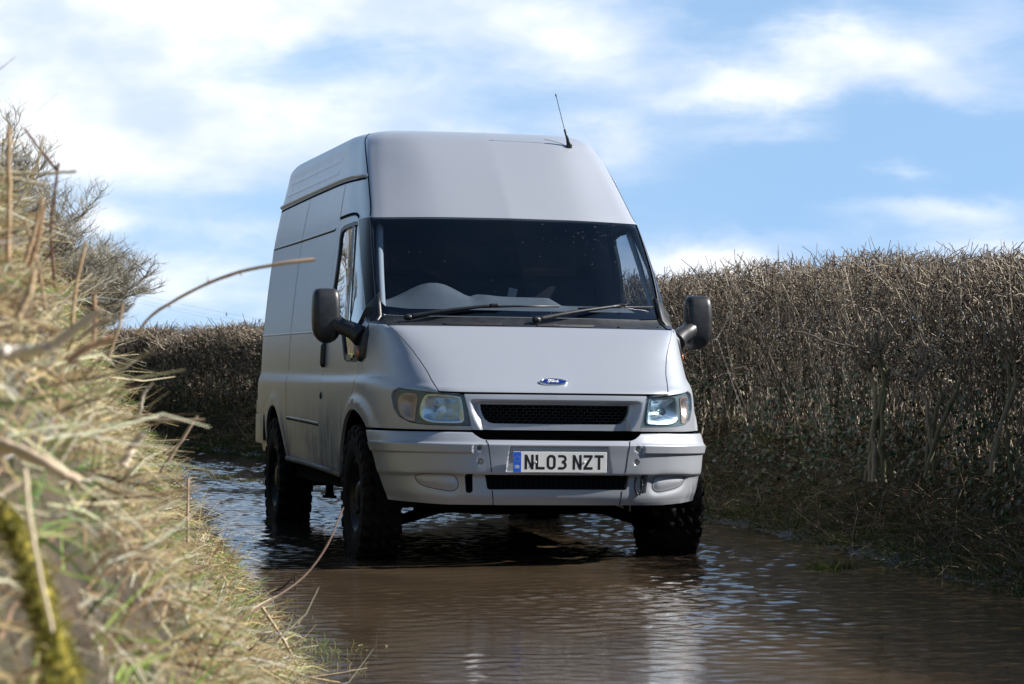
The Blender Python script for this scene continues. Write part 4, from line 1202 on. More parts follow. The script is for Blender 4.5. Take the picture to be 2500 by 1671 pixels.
# wheels: mud-terrain tyres on steel rims
def make_wheel():
    w_ = empty('wheel')
    prof = [(.205, .105), (.215, .122), (.25, .133), (.30, .139), (.345, .136), (.375, .128), (.388, .116), (.389, .06), (.390, 0)]
    prof = prof + [(r, -x) for r, x in prof[::-1][1:]]
    n = 72; th = np.arange(n) / n * 2 * np.pi
    V = np.array([[(x, r * math.cos(t), r * math.sin(t)) for r, x in prof] for t in th]); k = len(prof)
    idx = np.arange(n * k).reshape(n, k)
    F = np.stack([idx[:, :-1], idx[:, 1:], np.roll(idx, -1, 0)[:, 1:], np.roll(idx, -1, 0)[:, :-1]], -1).reshape(-1, 4)
    parts = [(V.reshape(-1, 3), [F])]
    # lugs: two centre rows, two shoulder rows wrapping on to the sidewall
    def lug(t0, t1, x0, x1, r0, r1, skew):
        c8 = []
        for r in (r0, r1):
            for t, x in ((t0, x0), (t1, x0), (t1 + skew, x1), (t0 + skew, x1)):
                c8.append((x, r * math.cos(t), r * math.sin(t)))
        return (np.array(c8), [np.array([[0, 1, 2, 3], [4, 7, 6, 5], [0, 4, 5, 1], [1, 5, 6, 2], [2, 6, 7, 3], [3, 7, 4, 0]])])
    m_ = 30
    for i in range(m_):
        t = 2 * np.pi * i / m_; d = 2 * np.pi / m_
        parts.append(lug(t, t + d * .62, .008, .058, .384, .398, d * .35)); parts.append(lug(t + d * .5, t + d * 1.12, -.008, -.058, .384, .398, -d * .35))
        lg = .66 if i % 2 else .58
        parts.append(lug(t + d * .1, t + d * (.1 + lg), .070, .128, .372, .398, d * .08)); parts.append(lug(t + d * .6, t + d * (.6 + lg), -.070, -.128, .372, .398, -d * .08))
        ex = .142 if i % 2 else .140
        parts.append(lug(t + d * .12, t + d * (.1 + lg), .120, ex, .335 if i % 2 else .35, .385, 0)); parts.append(lug(t + d * .6, t + d * (.58 + lg), -.120, -ex, .335 if i % 2 else .35, .385, 0))
    multi('tyre', parts, M['rubber'], w_, smooth=False)
    rp = [(.210, .112), (.200, .118), (.196, .108), (.186, .095), (.178, .060), (.150, .052), (.125, .070), (.105, .082), (.085, .080), (.075, .095), (.062, .105), (0.001, .106)]
    V = np.array([[(x, r * math.cos(t), r * math.sin(t)) for r, x in rp] for t in th]); k = len(rp); idx = np.arange(n * k).reshape(n, k)
    F = np.stack([idx[:, :-1], idx[:, 1:], np.roll(idx, -1, 0)[:, 1:], np.roll(idx, -1, 0)[:, :-1]], -1).reshape(-1, 4)
    rim = multi('rim', [(V.reshape(-1, 3), [F]), (V.reshape(-1, 3) * np.array([-1, 1, 1]), [F[:, ::-1]])], M['rim'], w_)
    for i in range(6):
        bm = bmesh.new()
        a = 2 * np.pi * i / 6
        bmesh.ops.create_cone(bm, cap_ends=True, segments=6, radius1=.012, radius2=.010, depth=.03, matrix=Matrix.Translation((.092, .095 * math.cos(a), .095 * math.sin(a))) @ Matrix.Rotation(rad(90), 4, 'Y'))
        bm_obj('wheel_nut', bm, M['rim'], rim)
    return w_
wheel = make_wheel()
def copy_tree(o, parent=None):
    c_ = o.copy(); COL.objects.link(c_); c_.parent = parent
    for ch in list(o.children): copy_tree(ch, c_)
    return c_
k = 0
for y_ in (AX_F, AX_R):
    for sg in (1, -1):
        o = wheel if k == 0 else copy_tree(wheel)
        o.parent = van; o.location = (sg * .865, y_, AX_Z); o.scale = (.80, 1, 1)
        o.rotation_euler = (.37 * k, 0, 0 if sg > 0 else math.pi)
        k += 1
for y_ in (.70,):
    pass
bm = bmesh.new(); add_box(bm, .96, .62, .50, .03, .06, .07, .01); bm_obj('bracket', bm, M['chrome'], van)

# ------------------------------------------------------------------ setting: lane, banks, water
def pch(x, xs, ys):
    xs = np.array(xs, float); ys = np.array(ys, float); h = np.diff(xs); d = np.diff(ys) / h
    m = np.zeros_like(ys); a, b = d[:-1], d[1:]; ok = a * b > 0
    m[1:-1] = np.where(ok, 2 * a * b / np.where(ok, a + b, 1), 0); m[0] = d[0]; m[-1] = d[-1]
    x = np.asarray(x, float); i = np.clip(np.searchsorted(xs, x) - 1, 0, len(xs) - 2); t = np.clip((x - xs[i]) / h[i], -50, 50)
    lin = (x < xs[0]) | (x > xs[-1]); tt = np.clip(t, 0, 1)
    r = (2 * tt**3 - 3 * tt**2 + 1) * ys[i] + (tt**3 - 2 * tt**2 + tt) * h[i] * m[i] + (-2 * tt**3 + 3 * tt**2) * ys[i + 1] + (tt**3 - tt**2) * h[i] * m[i + 1]
    r = np.where(x < xs[0], ys[0] + (x - xs[0]) * m[0], r); r = np.where(x > xs[-1], ys[-1] + (x - xs[-1]) * m[-1], r)
    return r
# water's edge, left and right, as a function of the distance ahead
XL_D = [-6, 0, 2, 3, 4, 5, 6, 7.5, 9.75, 13.2, 19.5, 30, 36, 60]
XL_X = [-.6, -.20, -.03, .06, .08, -.01, -.20, -.44, -.72, -1.27, -2.30, -3.80, -5.2, -14]
XR_D = [-6, 5, 9, 13, 17, 19, 21.2, 24.8, 28.7, 32, 36, 40, 60]
XR_X = [5.2, 4.0, 3.2, 2.43, 1.72, 1.25, .42, -1.0, -2.66, -4.15, -6.3, -8.6, -22]
xL = lambda d: pch(d, XL_D, XL_X)
xR = lambda d: pch(d, XR_D, XR_X)
def vnoise(x, y, f, seed=0):
    """cheap smooth value noise"""
    r_ = np.random.default_rng(seed).random((64, 64))
    a, b = x * f, y * f; i, j = np.floor(a).astype(int), np.floor(b).astype(int); u, v = a - i, b - j
    u = u * u * (3 - 2 * u); v = v * v * (3 - 2 * v)
    g_ = lambda p_, q_: r_[p_ % 64, q_ % 64]
    return (g_(i, j) * (1 - u) * (1 - v) + g_(i + 1, j) * u * (1 - v) + g_(i, j + 1) * (1 - u) * v + g_(i + 1, j + 1) * u * v) - .5
LT = [-2, -.15, 0, .10, .25, .45, .62, .74, .82, .96, 1.04, 1.25, 1.6, 3.0, 6, 40]
LZ = [-.14, -.06, .015, .09, .26, .50, .76, 1.02, 1.18, 1.44, 1.59, 1.82, 1.96, 2.0, 1.9, 1.2]
RT = [-2, -.12, 0, .25, .5, .75, 1.0, 1.5, 6, 40]
RZ = [-.14, -.05, .012, .06, .16, .42, .62, .62, .55, .6]
def ground_z(x, d):
    tl = xL(d) - x
    # the near bank is steep and grassy; it sinks to a low verge past the van
    k = np.interp(d, [-6, 10, 16, 24, 34, 60], [1, 1, .95, .8, .55, .5])
    zl = np.interp(tl, LT, LZ); zl = np.where(zl > 0, zl * k, zl)
    tr = (x - xR(d)); tr = tr / np.sqrt(1 + np.interp(d, [0, 18, 22, 28, 36], [.04, .05, .13, .18, .3]))
    zr = np.interp(tr, RT, RZ)
    z = np.maximum(zl, zr)
    am = np.clip(z + .04, 0, .12) * 1.0
    z = z + am * (vnoise(x, d, 1.7, 1) * .9 + vnoise(x, d, 5.1, 2) * .55 + vnoise(x, d, 13, 3) * .25)
    return z
gx_ = np.concatenate([[-300, -120, -60, -35, -22, -15], np.arange(-11, 7.01, .09), [8, 10, 14, 22, 40, 90, 300]])
gy_ = np.concatenate([[-200, -60, -20, -8], np.arange(-4, 24, .09), np.arange(24, 48, .2), [50, 56, 65, 80, 120, 200, 500]])
GX, GY = np.meshgrid(gx_, gy_, indexing='ij'); GZ = ground_z(GX, GY)
idx = np.arange(GX.size).reshape(GX.shape)
F = np.stack([idx[:-1, :-1], idx[1:, :-1], idx[1:, 1:], idx[:-1, 1:]], -1).reshape(-1, 4)
def ground_mat():
    m, q_, b = new_mat('earth')
    t = q_.n('ShaderNodeTexCoord')
    n1 = q_.noise(t.outputs['Object'], 9, 8, .7); n2 = q_.noise(t.outputs['Object'], 1.7, 4, .6); n3 = q_.noise(t.outputs['Object'], 60, 4, .7)
    c_ = q_.mix(q_.ramp(n1, .35, .7), (.035, .024, .014, 1), (.10, .075, .042, 1))
    c_ = q_.mix(q_.m('MULTIPLY', q_.ramp(n2, .45, .65), .7), c_, (.055, .075, .018, 1))
    c_ = q_.mix(q_.m('MULTIPLY', q_.ramp(n3, .55, .75), .5), c_, (.22, .18, .11, 1))
    sp = q_.n('ShaderNodeSeparateXYZ'); q_.nt.links.new(t.outputs['Object'], sp.inputs[0])
    wet = q_.ramp(q_.m('ADD', sp.outputs[2], q_.m('MULTIPLY', n1, .05)), .10, .03)       # soaked mud along the water's edge
    c_ = q_.mix(q_.m('MULTIPLY', wet, .8), c_, (.022, .016, .010, 1))
    q_.put(b.inputs['Base Color'], c_); q_.put(b.inputs['Roughness'], q_.m('SUBTRACT', .88, q_.m('MULTIPLY', wet, .55)))
    bn = q_.n('ShaderNodeBump'); bn.inputs['Strength'].default_value = .8; bn.inputs['Distance'].default_value = .03
    q_.put(bn.inputs['Height'], n1); q_.put(b.inputs['Normal'], bn.outputs[0])
    return m
tag(link('ground', mesh_np('ground', np.stack([GX.ravel(), GY.ravel(), GZ.ravel()], 1), F), ground_mat()), kind='structure')

# water: a rippled sheet, finer where it is seen closest
def ripple(x, y):
    z = np.zeros_like(x); r_ = np.random.default_rng(11)
    for i in range(60):
        lam = 10 ** r_.uniform(math.log10(.045), math.log10(.22))
        an = rad(90 + r_.normal(0, 42)); kx, ky = math.cos(an) * 2 * np.pi / lam, math.sin(an) * 2 * np.pi / lam
        amp = .0092 * lam ** 1.0
        z += amp * np.sin(kx * x + ky * y + r_.uniform(0, 6.28))
    calm = np.clip(.30 + 1.15 * (vnoise(x, y, .9, 21) + .5) + .8 * vnoise(x, y * .6, 2.4, 22), .12, 2)
    # choppy where the current runs along the off side of the van, slacker elsewhere
    chop = np.exp(-(((x - np.interp(y, [11, 15, 20], [.75, 1.1, .55])) / .55) ** 2)) * np.interp(y, [11, 12.5, 15, 19.5, 21.5], [0, .55, 1, 1, 0])
    calm = calm * np.interp(y, [5, 11, 14, 16, 20, 30], [.36, .42, .48, 1.1, 1.45, 1.6]) + 1.3 * chop
    return z * .32 * calm
def grid_obj(xs, ys, zf):
    A, B = np.meshgrid(xs, ys, indexing='ij'); Z = zf(A, B)
    idx = np.arange(A.size).reshape(A.shape)
    return np.stack([A.ravel(), B.ravel(), Z.ravel()], 1), np.stack([idx[:-1, :-1], idx[1:, :-1], idx[1:, 1:], idx[:-1, 1:]], -1).reshape(-1, 4)
wx = np.concatenate([np.arange(-8, -5, .08), np.arange(-5, -3.2, .04), np.arange(-3.2, 3.4, .022), np.arange(3.4, 5, .2)])
wy = np.concatenate([[-6, -2, 2, 4], np.arange(5, 8.5, .1), np.arange(8.5, 23, .022), np.arange(23, 31, .035), np.arange(31, 40, .06)])
V, F = grid_obj(wx, wy, ripple)
def water_mat():
    m, q_, b = new_mat('flood_water')
    t = q_.n('ShaderNodeTexCoord')
    n1 = q_.noise(t.outputs['Object'], 1.1, 5, .6)
    mp = q_.n('ShaderNodeMapping'); mp.inputs['Scale'].default_value = (1.2, 5, 1); q_.nt.links.new(t.outputs['Object'], mp.inputs[0])
    n2 = q_.noise(mp.outputs[0], 2.0, 5, .6)
    c_ = q_.mix(q_.ramp(n1, .3, .7), (.060, .042, .026, 1), (.090, .064, .041, 1))
    c_ = q_.mix(q_.m('MULTIPLY', q_.ramp(n2, .5, .75), .4), c_, (.042, .030, .020, 1))
    sp = q_.n('ShaderNodeSeparateXYZ'); q_.nt.links.new(t.outputs['Object'], sp.inputs[0])
    clear = q_.ramp(q_.m('ADD', sp.outputs[1], q_.m('MULTIPLY', q_.m('SUBTRACT', n1, .5), 3.0)), 16.0, 19.5)   # less mud stirred up behind the van: clearer water over dark tarmac
    c_ = q_.mix(clear, c_, (.018, .018, .018, 1))
    q_.put(b.inputs['Base Color'], c_)
    b.inputs['Roughness'].default_value = .035; b.inputs['IOR'].default_value = 1.33; b.inputs['Specular IOR Level'].default_value = .75
    mp2 = q_.n('ShaderNodeMapping'); mp2.inputs['Scale'].default_value = (1, 2.6, 1); q_.nt.links.new(t.outputs['Object'], mp2.inputs[0])
    f = q_.noise(mp2.outputs[0], 26, 3, .6)
    bn = q_.n('ShaderNodeBump'); bn.inputs['Strength'].default_value = .16; bn.inputs['Distance'].default_value = .004
    q_.put(bn.inputs['Height'], f); q_.put(b.inputs['Normal'], bn.outputs[0])
    return m
tag(link('water', mesh_np('water', V, F), water_mat()), kind='structure')

# ------------------------------------------------------------------ vegetation
STRAW = np.array([(.72, .60, .33), (.85, .75, .49), (.60, .47, .23), (.66, .52, .28), (.90, .84, .64), (.42, .29, .15), (.24, .15, .09)])
GREEN = np.array([(.20, .36, .06), (.30, .44, .09), (.14, .27, .06), (.36, .45, .12), (.24, .38, .12)])
BROWN = np.array([(.40, .26, .14), (.27, .17, .10), (.55, .42, .25), (.16, .095, .06), (.66, .57, .42), (.10, .06, .045)])
def pick(pal, n, p_=None, jit=.18):
    c_ = pal[rng.choice(len(pal), n, p=p_)]
    return np.clip(c_ * (1 + rng.normal(0, jit, (n, 1))), .01, .9)
def blade_paths(root, length, dirn, droop, k=5, wob=.0):
    """curved blades from roots (n,3)"""
    n = len(root); t = np.linspace(0, 1, k)[None, :, None]
    P = root[:, None, :] + dirn[:, None, :] * length[:, None, None] * t
    P[:, :, 2] -= (droop * length)[:, None] * (t[:, :, 0] ** 2)
    if wob: P[:, 1:, :] += rng.normal(0, wob, (n, k - 1, 3)) * length[:, None, None] * t[:, 1:, :]
    return P
def unit(v): return v / (np.linalg.norm(v, axis=-1, keepdims=True) + 1e-9)
def surf_normal(x, d):
    e = .03
    gx = (ground_z(x + e, d) - ground_z(x - e, d)) / (2 * e); gy = (ground_z(x, d + e) - ground_z(x, d - e)) / (2 * e)
    return unit(np.stack([-gx, -gy, np.ones_like(gx)], -1))
M['blade'] = tinted('grass_blades', .6, .3, .40)
M['stalk'] = tinted('dry_stalks', .75, .25, .0)
M['twig'] = tinted('hedge_twigs', .7, .35, .0)
M['leaf'] = tinted('ivy_leaves', .42, .4, .15)

def scatter_left(n, d0, d1, t0, t1, power=1.0):
    d = d0 + (d1 - d0) * rng.random(n) ** power; t = rng.uniform(t0, t1, n)
    x = xL(d) - t
    return x, d, t
# left bank: matted dead grass, green shoots, thin dry stems
acc = Acc()
for (n, d0, d1, t0, t1, L0, L1, w, pal, up, droop, pw) in [
        (20000, 2.0, 8, .12, 1.9, .05, .17, .0046, STRAW, .35, .5, 1.0),
        (7000, 2.0, 8, .12, 1.9, .05, .18, .0044, BROWN, .45, .4, 1.0),
        (22000, 7, 18, -.03, 1.8, .05, .17, .0050, STRAW, .35, .5, 1.1),
        (7500, 7, 18, -.03, 1.8, .05, .18, .0048, BROWN, .45, .4, 1.1),
        (15000, 2.0, 8, .1, 1.8, .04, .15, .0046, GREEN, .8, .3, 1.0),
        (15000, 7, 18, -.05, 1.7, .05, .15, .0050, GREEN, .8, .3, 1.1),
        (9000, 18, 38, -.1, 2.2, .08, .26, .009, STRAW, .5, .45, 1.0),
        (4000, 18, 38, -.1, 2.2, .08, .24, .010, GREEN, .6, .4, 1.0),
        (1500, 2.5, 9, .6, 1.6, .10, .24, .0042, STRAW, .8, .1, 1.0),
        (1500, 3.2, 8, .70, 1.4, .08, .20, .0048, BROWN, 1.1, .02, 1.0),
        (9000, 0, 16, 1.8, 4.5, .06, .22, .0060, STRAW, .6, .4, 1.0), (5000, 0, 16, 1.8, 4.5, .06, .20, .0060, GREEN, .8, .3, 1.0),
        (1700, 7, 18, .1, 1.7, .12, .28, .0045, STRAW, .9, .2, 1.0)]:
    # blades grow in clumps that share a lean and a colour
    per = 18; nc = max(1, n // per)
    xc, dc, tc2 = scatter_left(nc, d0, d1, t0, t1, pw)
    if pal is GREEN:
        kp = vnoise(xc, dc, 2.3, 31) + vnoise(xc, dc, 6, 32) * .6 + rng.normal(0, .10, nc) > -.04
        xc, dc = xc[kp], dc[kp]; nc = len(xc)
    lean = rng.normal(0, 1, (nc, 3)); ccl = pick(pal, nc, None, .15)
    ci = np.repeat(np.arange(nc), per); n = len(ci)
    x = xc[ci] + rng.normal(0, .035, n); d = dc[ci] + rng.normal(0, .06, n)
    z = ground_z(x, d); N_ = surf_normal(x, d)
    dn = unit(N_ * up + lean[ci] * .45 + rng.normal(0, .5, (n, 3)) + np.array([.10, 0, .12]))
    ln = rng.uniform(L0, L1, n) * rng.uniform(.6, 1.2, n)
    P = blade_paths(np.stack([x, d, z - .005], 1), ln, dn, droop * rng.uniform(.2, 1.3, n), 4, .05)
    k = P.shape[1]; wd = w * rng.uniform(.4, 1.5, (n, 1)) * np.linspace(1, .25, k)[None]
    cc_ = np.where(rng.random((n, 1)) < .6, ccl[ci] * (1 + rng.normal(0, .15, (n, 1))), pick(pal, n))
    acc.add(*ribbons(P, wd, col=np.clip(cc_, .01, .9)))
tag(acc.build('grass', M['blade']), kind='stuff')

# verge on the right: short wet grass, dead stems fallen flat, dark under the hedge
acc = Acc()
def scatter_right(n, d0, d1, t0, t1):
    d = rng.uniform(d0, d1, n); t = rng.uniform(t0, t1, n)
    nx = np.sqrt(1 + np.interp(d, [0, 18, 22, 28, 36], [.04, .05, .13, .18, .3]))
    return xR(d) + t * nx, d, t
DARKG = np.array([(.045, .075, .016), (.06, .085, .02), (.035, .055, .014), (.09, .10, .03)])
DEAD = np.array([(.20, .14, .085), (.14, .09, .05), (.28, .21, .13), (.10, .06, .035), (.34, .27, .18)])
for (n, d0, d1, t0, t1, L0, L1, w, pal, up, droop) in [
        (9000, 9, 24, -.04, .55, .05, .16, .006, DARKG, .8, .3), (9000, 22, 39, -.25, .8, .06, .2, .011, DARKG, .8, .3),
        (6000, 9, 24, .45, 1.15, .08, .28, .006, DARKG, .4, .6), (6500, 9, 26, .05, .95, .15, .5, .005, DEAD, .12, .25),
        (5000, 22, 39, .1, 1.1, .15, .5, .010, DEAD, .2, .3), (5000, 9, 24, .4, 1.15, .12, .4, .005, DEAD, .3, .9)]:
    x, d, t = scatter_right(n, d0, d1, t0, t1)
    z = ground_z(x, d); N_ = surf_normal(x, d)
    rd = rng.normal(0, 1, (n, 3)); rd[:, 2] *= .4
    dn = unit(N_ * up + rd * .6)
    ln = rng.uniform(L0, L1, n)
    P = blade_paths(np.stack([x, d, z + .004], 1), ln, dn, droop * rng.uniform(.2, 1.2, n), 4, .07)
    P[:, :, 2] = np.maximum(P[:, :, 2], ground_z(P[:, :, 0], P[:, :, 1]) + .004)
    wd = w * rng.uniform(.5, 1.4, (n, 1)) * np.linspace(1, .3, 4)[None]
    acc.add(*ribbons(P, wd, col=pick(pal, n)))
tag(acc.build('verge_grass', M['blade']), kind='stuff')

# ---- hedge: one clipped hedge that follows the lane round the bend
hd = np.linspace(8, 44, 400)
hxr = xR(hd); tx = np.gradient(hxr, hd); nrm_ = np.stack([np.ones_like(tx), -tx], 1); nrm_ /= np.linalg.norm(nrm_, axis=1, keepdims=True)
HC = np.stack([hxr, hd], 1) + nrm_ * 1.22                 # centre line, 1.2 m behind the water's edge
hs = np.concatenate([[0], np.cumsum(np.linalg.norm(np.diff(HC, axis=0), axis=1))])
HTOP = lambda d: np.interp(d, [8, 14, 16, 18, 20, 22, 24, 28, 32, 36, 44], [1.74, 1.72, 1.70, 1.73, 1.77, 1.68, 1.62, 1.42, 1.34, 1.25, 1.2])
def hedge_at(s, off):
    c_ = np.stack([np.interp(s, hs, HC[:, 0]), np.interp(s, hs, HC[:, 1])], 1)
    n_ = np.stack([np.interp(s, hs, nrm_[:, 0]), np.interp(s, hs, nrm_[:, 1])], 1)
    return c_ + n_ * off[:, None], c_[:, 1]
SM = hs[-1]
BARK = np.array([(.18, .145, .105), (.10, .075, .056), (.29, .235, .175), (.065, .048, .036), (.20, .17, .125), (.44, .37, .28)])
hedge = empty('hedge', (float(HC[120, 0]), float(HC[120, 1]), .5))
tag(hedge, 'clipped bare winter hedge of tangled twigs along the right bank and round the bend', 'hedge')
hinv = np.array(hedge.location)
def hbuild(name, acc_, mat):
    for i in range(len(acc_.V)): acc_.V[i] = acc_.V[i] - hinv
    return acc_.build(name, mat, hedge)
acc = Acc()
HW = .42
n = 26000                                                  # leaf quads added deep inside, to stop sunlight passing through the hedge
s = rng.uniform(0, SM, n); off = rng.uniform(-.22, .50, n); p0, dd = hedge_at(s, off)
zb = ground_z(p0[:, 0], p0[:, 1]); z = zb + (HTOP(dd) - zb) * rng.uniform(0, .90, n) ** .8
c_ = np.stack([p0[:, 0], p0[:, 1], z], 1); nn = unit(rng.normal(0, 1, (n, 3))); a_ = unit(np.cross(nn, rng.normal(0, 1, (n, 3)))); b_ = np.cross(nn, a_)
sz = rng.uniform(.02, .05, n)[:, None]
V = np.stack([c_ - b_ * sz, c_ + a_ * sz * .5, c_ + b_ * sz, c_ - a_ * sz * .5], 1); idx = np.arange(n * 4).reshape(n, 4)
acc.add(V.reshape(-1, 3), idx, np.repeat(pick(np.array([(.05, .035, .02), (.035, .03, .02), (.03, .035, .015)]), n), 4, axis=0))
hbuild('inner_light_block', acc, M['twig'])
acc = Acc()
n = 3800                                                   # upright stems
s = rng.uniform(0, SM, n); off = np.where(rng.random(n) < .5, rng.uniform(-HW - .06, -.15, n), rng.uniform(-HW, HW * 1.3, n))
p0, dd = hedge_at(s, off); top = HTOP(dd) + vnoise(s, s * 0, 1.1, 41) * .10 + vnoise(s, s * 0, 4.0, 42) * .13 + rng.normal(0, .03, n)
zb = ground_z(p0[:, 0], p0[:, 1])
k = 6; t = np.linspace(0, 1, k)
P = np.zeros((n, k, 3)); P[:, :, :2] = p0[:, None, :]; P[:, :, 2] = zb[:, None] + (top - zb)[:, None] * t[None] * rng.uniform(.75, 1.0, (n, 1))
P[:, 1:, :2] += np.cumsum(rng.normal(0, .065, (n, k - 1, 2)), axis=1)
R = rng.uniform(.003, .0075, (n, 1)) * np.linspace(1, .5, k)[None]
acc.add(*tubes(P, R, 4, pick(BARK, n)))
for (n, z0, z1, L0, L1, r0, r1, spread) in [(34000, .30, 1.0, .10, .34, .0026, .0048, .8), (18000, .70, 1.0, .08, .25, .0026, .0042, .9), (1500, .90, .99, .08, .18, .0022, .0034, .5)]:
    s = rng.uniform(0, SM, n); off = np.where(rng.random(n) < .6, rng.uniform(-HW - .04, -.1, n), rng.uniform(-.2, HW * 1.25, n))
    p0, dd = hedge_at(s, off); top = HTOP(dd) + vnoise(s, s * 0, 1.1, 41) * .10 + vnoise(s, s * 0, 4.0, 42) * .13
    zb = ground_z(p0[:, 0], p0[:, 1]); z = zb + (top - zb) * rng.uniform(z0, z1, n)
    dn = rng.normal(0, 1, (n, 3)); dn[:, 2] = np.abs(dn[:, 2]) * 1.1 + rng.uniform(-.15, .6, n); dn = unit(dn)
    ln = rng.uniform(L0, L1, n)
    over = np.clip((z + dn[:, 2] * ln - top - rng.exponential(.014, n)) / (np.abs(dn[:, 2]) + 1e-3), 0, None)   # clipped flat by the cutter
    ln = np.maximum(ln - over, .04)
    P = blade_paths(np.stack([p0[:, 0], p0[:, 1], z], 1), ln, dn, rng.uniform(-.35, .2, n), 4, .10)
    R = rng.uniform(r0, r1, (n, 1)) * np.linspace(1, .55, 4)[None] * np.interp(dd, [8, 18, 30, 44], [.85, 1, 1.4, 1.8])[:, None]
    acc.add(*tubes(P, R, 3, pick(BARK, n)))
hbuild('twigs', acc, M['twig'])
# gnarled old trunks inside the hedge, laid and re-cut
acc = Acc()
def limb(pts, r0, r1, sides=9, col=(.24, .20, .14)):
    Pp = smooth_path(pts, 18); P_ = Pp[None]; P_ = P_ + np.concatenate([np.zeros((1, 1, 3)), rng.normal(0, .006, (1, len(Pp) - 1, 3))], 1)
    acc.add(*tubes(P_, np.linspace(r0, r1, len(Pp))[None] * rng.uniform(.85, 1.15, (1, len(Pp))), sides, np.array([col])))
for base_px, spec in [((2150, 1075), 1), ((1770, 1010), .9), ((2290, 1060), .7), ((2440, 1050), .8)]:
    d_ = {2150: 16.6, 1770: 20.6, 2290: 15.7, 2440: 14.9}[base_px[0]]
    b0 = at(base_px[0], base_px[1], d_); acc = Acc()
    sc = spec
    for j in range(5 if spec == 1 else 3):
        o_ = np.array([rng.uniform(-.10, .10), rng.uniform(-.08, .08), -.25])
        e_ = np.array([rng.uniform(-.14, .16), rng.uniform(-.1, .1), .46 * sc + rng.uniform(-.05, .08)])
        limb([b0 + o_, b0 + o_ * .4 + e_ * .3, b0 + e_ * .7 + np.array([.03, 0, 0]), b0 + e_], .020 * sc, .014 * sc, col=(.20, .165, .11) if j % 2 else (.13, .12, .065))
        for q in range(7):
            a_ = b0 + e_; f_ = a_ + np.array([rng.normal(0, .16), rng.normal(0, .10), rng.uniform(.12, .36)])
            limb([a_, (a_ + f_) / 2 + rng.normal(0, .03, 3), f_], .010 * sc, .005, 6, (.22, .18, .13))
    hbuild('old_stem', acc, M['twig'])
# ivy and bramble leaves on the lower face
acc = Acc()
IVY = np.array([(.022, .048, .012), (.032, .065, .016), (.014, .032, .010), (.05, .075, .018), (.07, .06, .025), (.10, .07, .04)])
n = 34000
s = rng.uniform(0, SM, n); hgt = rng.beta(1.3, 2.2, n)
off = -HW - .02 - (1 - hgt) * .30 * rng.random(n) + rng.normal(0, .06, n)
cl = vnoise(s, hgt * 3, 1.6, 51) + vnoise(s, hgt * 3, 4, 52) * .6
kp = cl + rng.normal(0, .15, n) > -.12; s, off, hgt = s[kp], off[kp], hgt[kp]; n = len(s)
p0, dd = hedge_at(s, off); zb = ground_z(p0[:, 0], p0[:, 1]); z = zb + .03 + hgt * .72
c_ = np.stack([p0[:, 0], p0[:, 1], z], 1)
nn = unit(np.stack([-np.ones(n), -.6 * np.ones(n), .5 * np.ones(n)], 1) + rng.normal(0, .55, (n, 3)))
a_ = unit(np.cross(nn, rng.normal(0, 1, (n, 3)))); b_ = np.cross(nn, a_)
sz = rng.uniform(.009, .022, n)[:, None]
shape = [(0, -1), (.75, -.45), (.95, .25), (.35, .45), (0, 1.15), (-.35, .45), (-.95, .25), (-.75, -.45)]
V = np.stack([c_ + a_ * sz * u_ + b_ * sz * v_ + nn * sz * (.18 if abs(u_) > .5 else 0) for u_, v_ in shape], 1)
idx = np.arange(n * 8).reshape(n, 8)
F = np.concatenate([idx[:, [0, 1, 2, 3]], idx[:, [0, 3, 4, 5]], idx[:, [0, 5, 6, 7]]])
acc.add(V.reshape(-1, 3), F, np.repeat(pick(IVY, n), 8, axis=0))
hbuild('ivy_leaves', acc, M['leaf'])
# a few unclipped whips above the line
acc = Acc()
for pts, r in [([(1745, 690, 21), (1733, 655, 21), (1722, 625, 21)], .003), ([(1750, 680, 21), (1790, 655, 21), (1815, 646, 21)], .003), ([(1745, 680, 21), (1712, 655, 21)], .0022), ([(1800, 690, 20), (1806, 650, 20), (1815, 615, 20)], .0026),
               ([(1902, 655, 19), (1900, 630, 19), (1899, 612, 19)], .0022), ([(1857, 670, 19), (1859, 645, 19)], .003), ([(1677, 705, 23), (1678, 676, 23)], .003), ([(2385, 640, 15.5), (2405, 618, 15.5)], .003), ([(2480, 610, 15), (2500, 590, 15)], .003)]:
    Pp = smooth_path([at(*p_) for p_ in pts], 10)
    acc = Acc(); acc.add(*tubes(Pp[None], np.linspace(r, r * .5, len(Pp))[None], 4, np.array([(.12, .10, .08)])))
    hbuild('whip', acc, M['twig'])

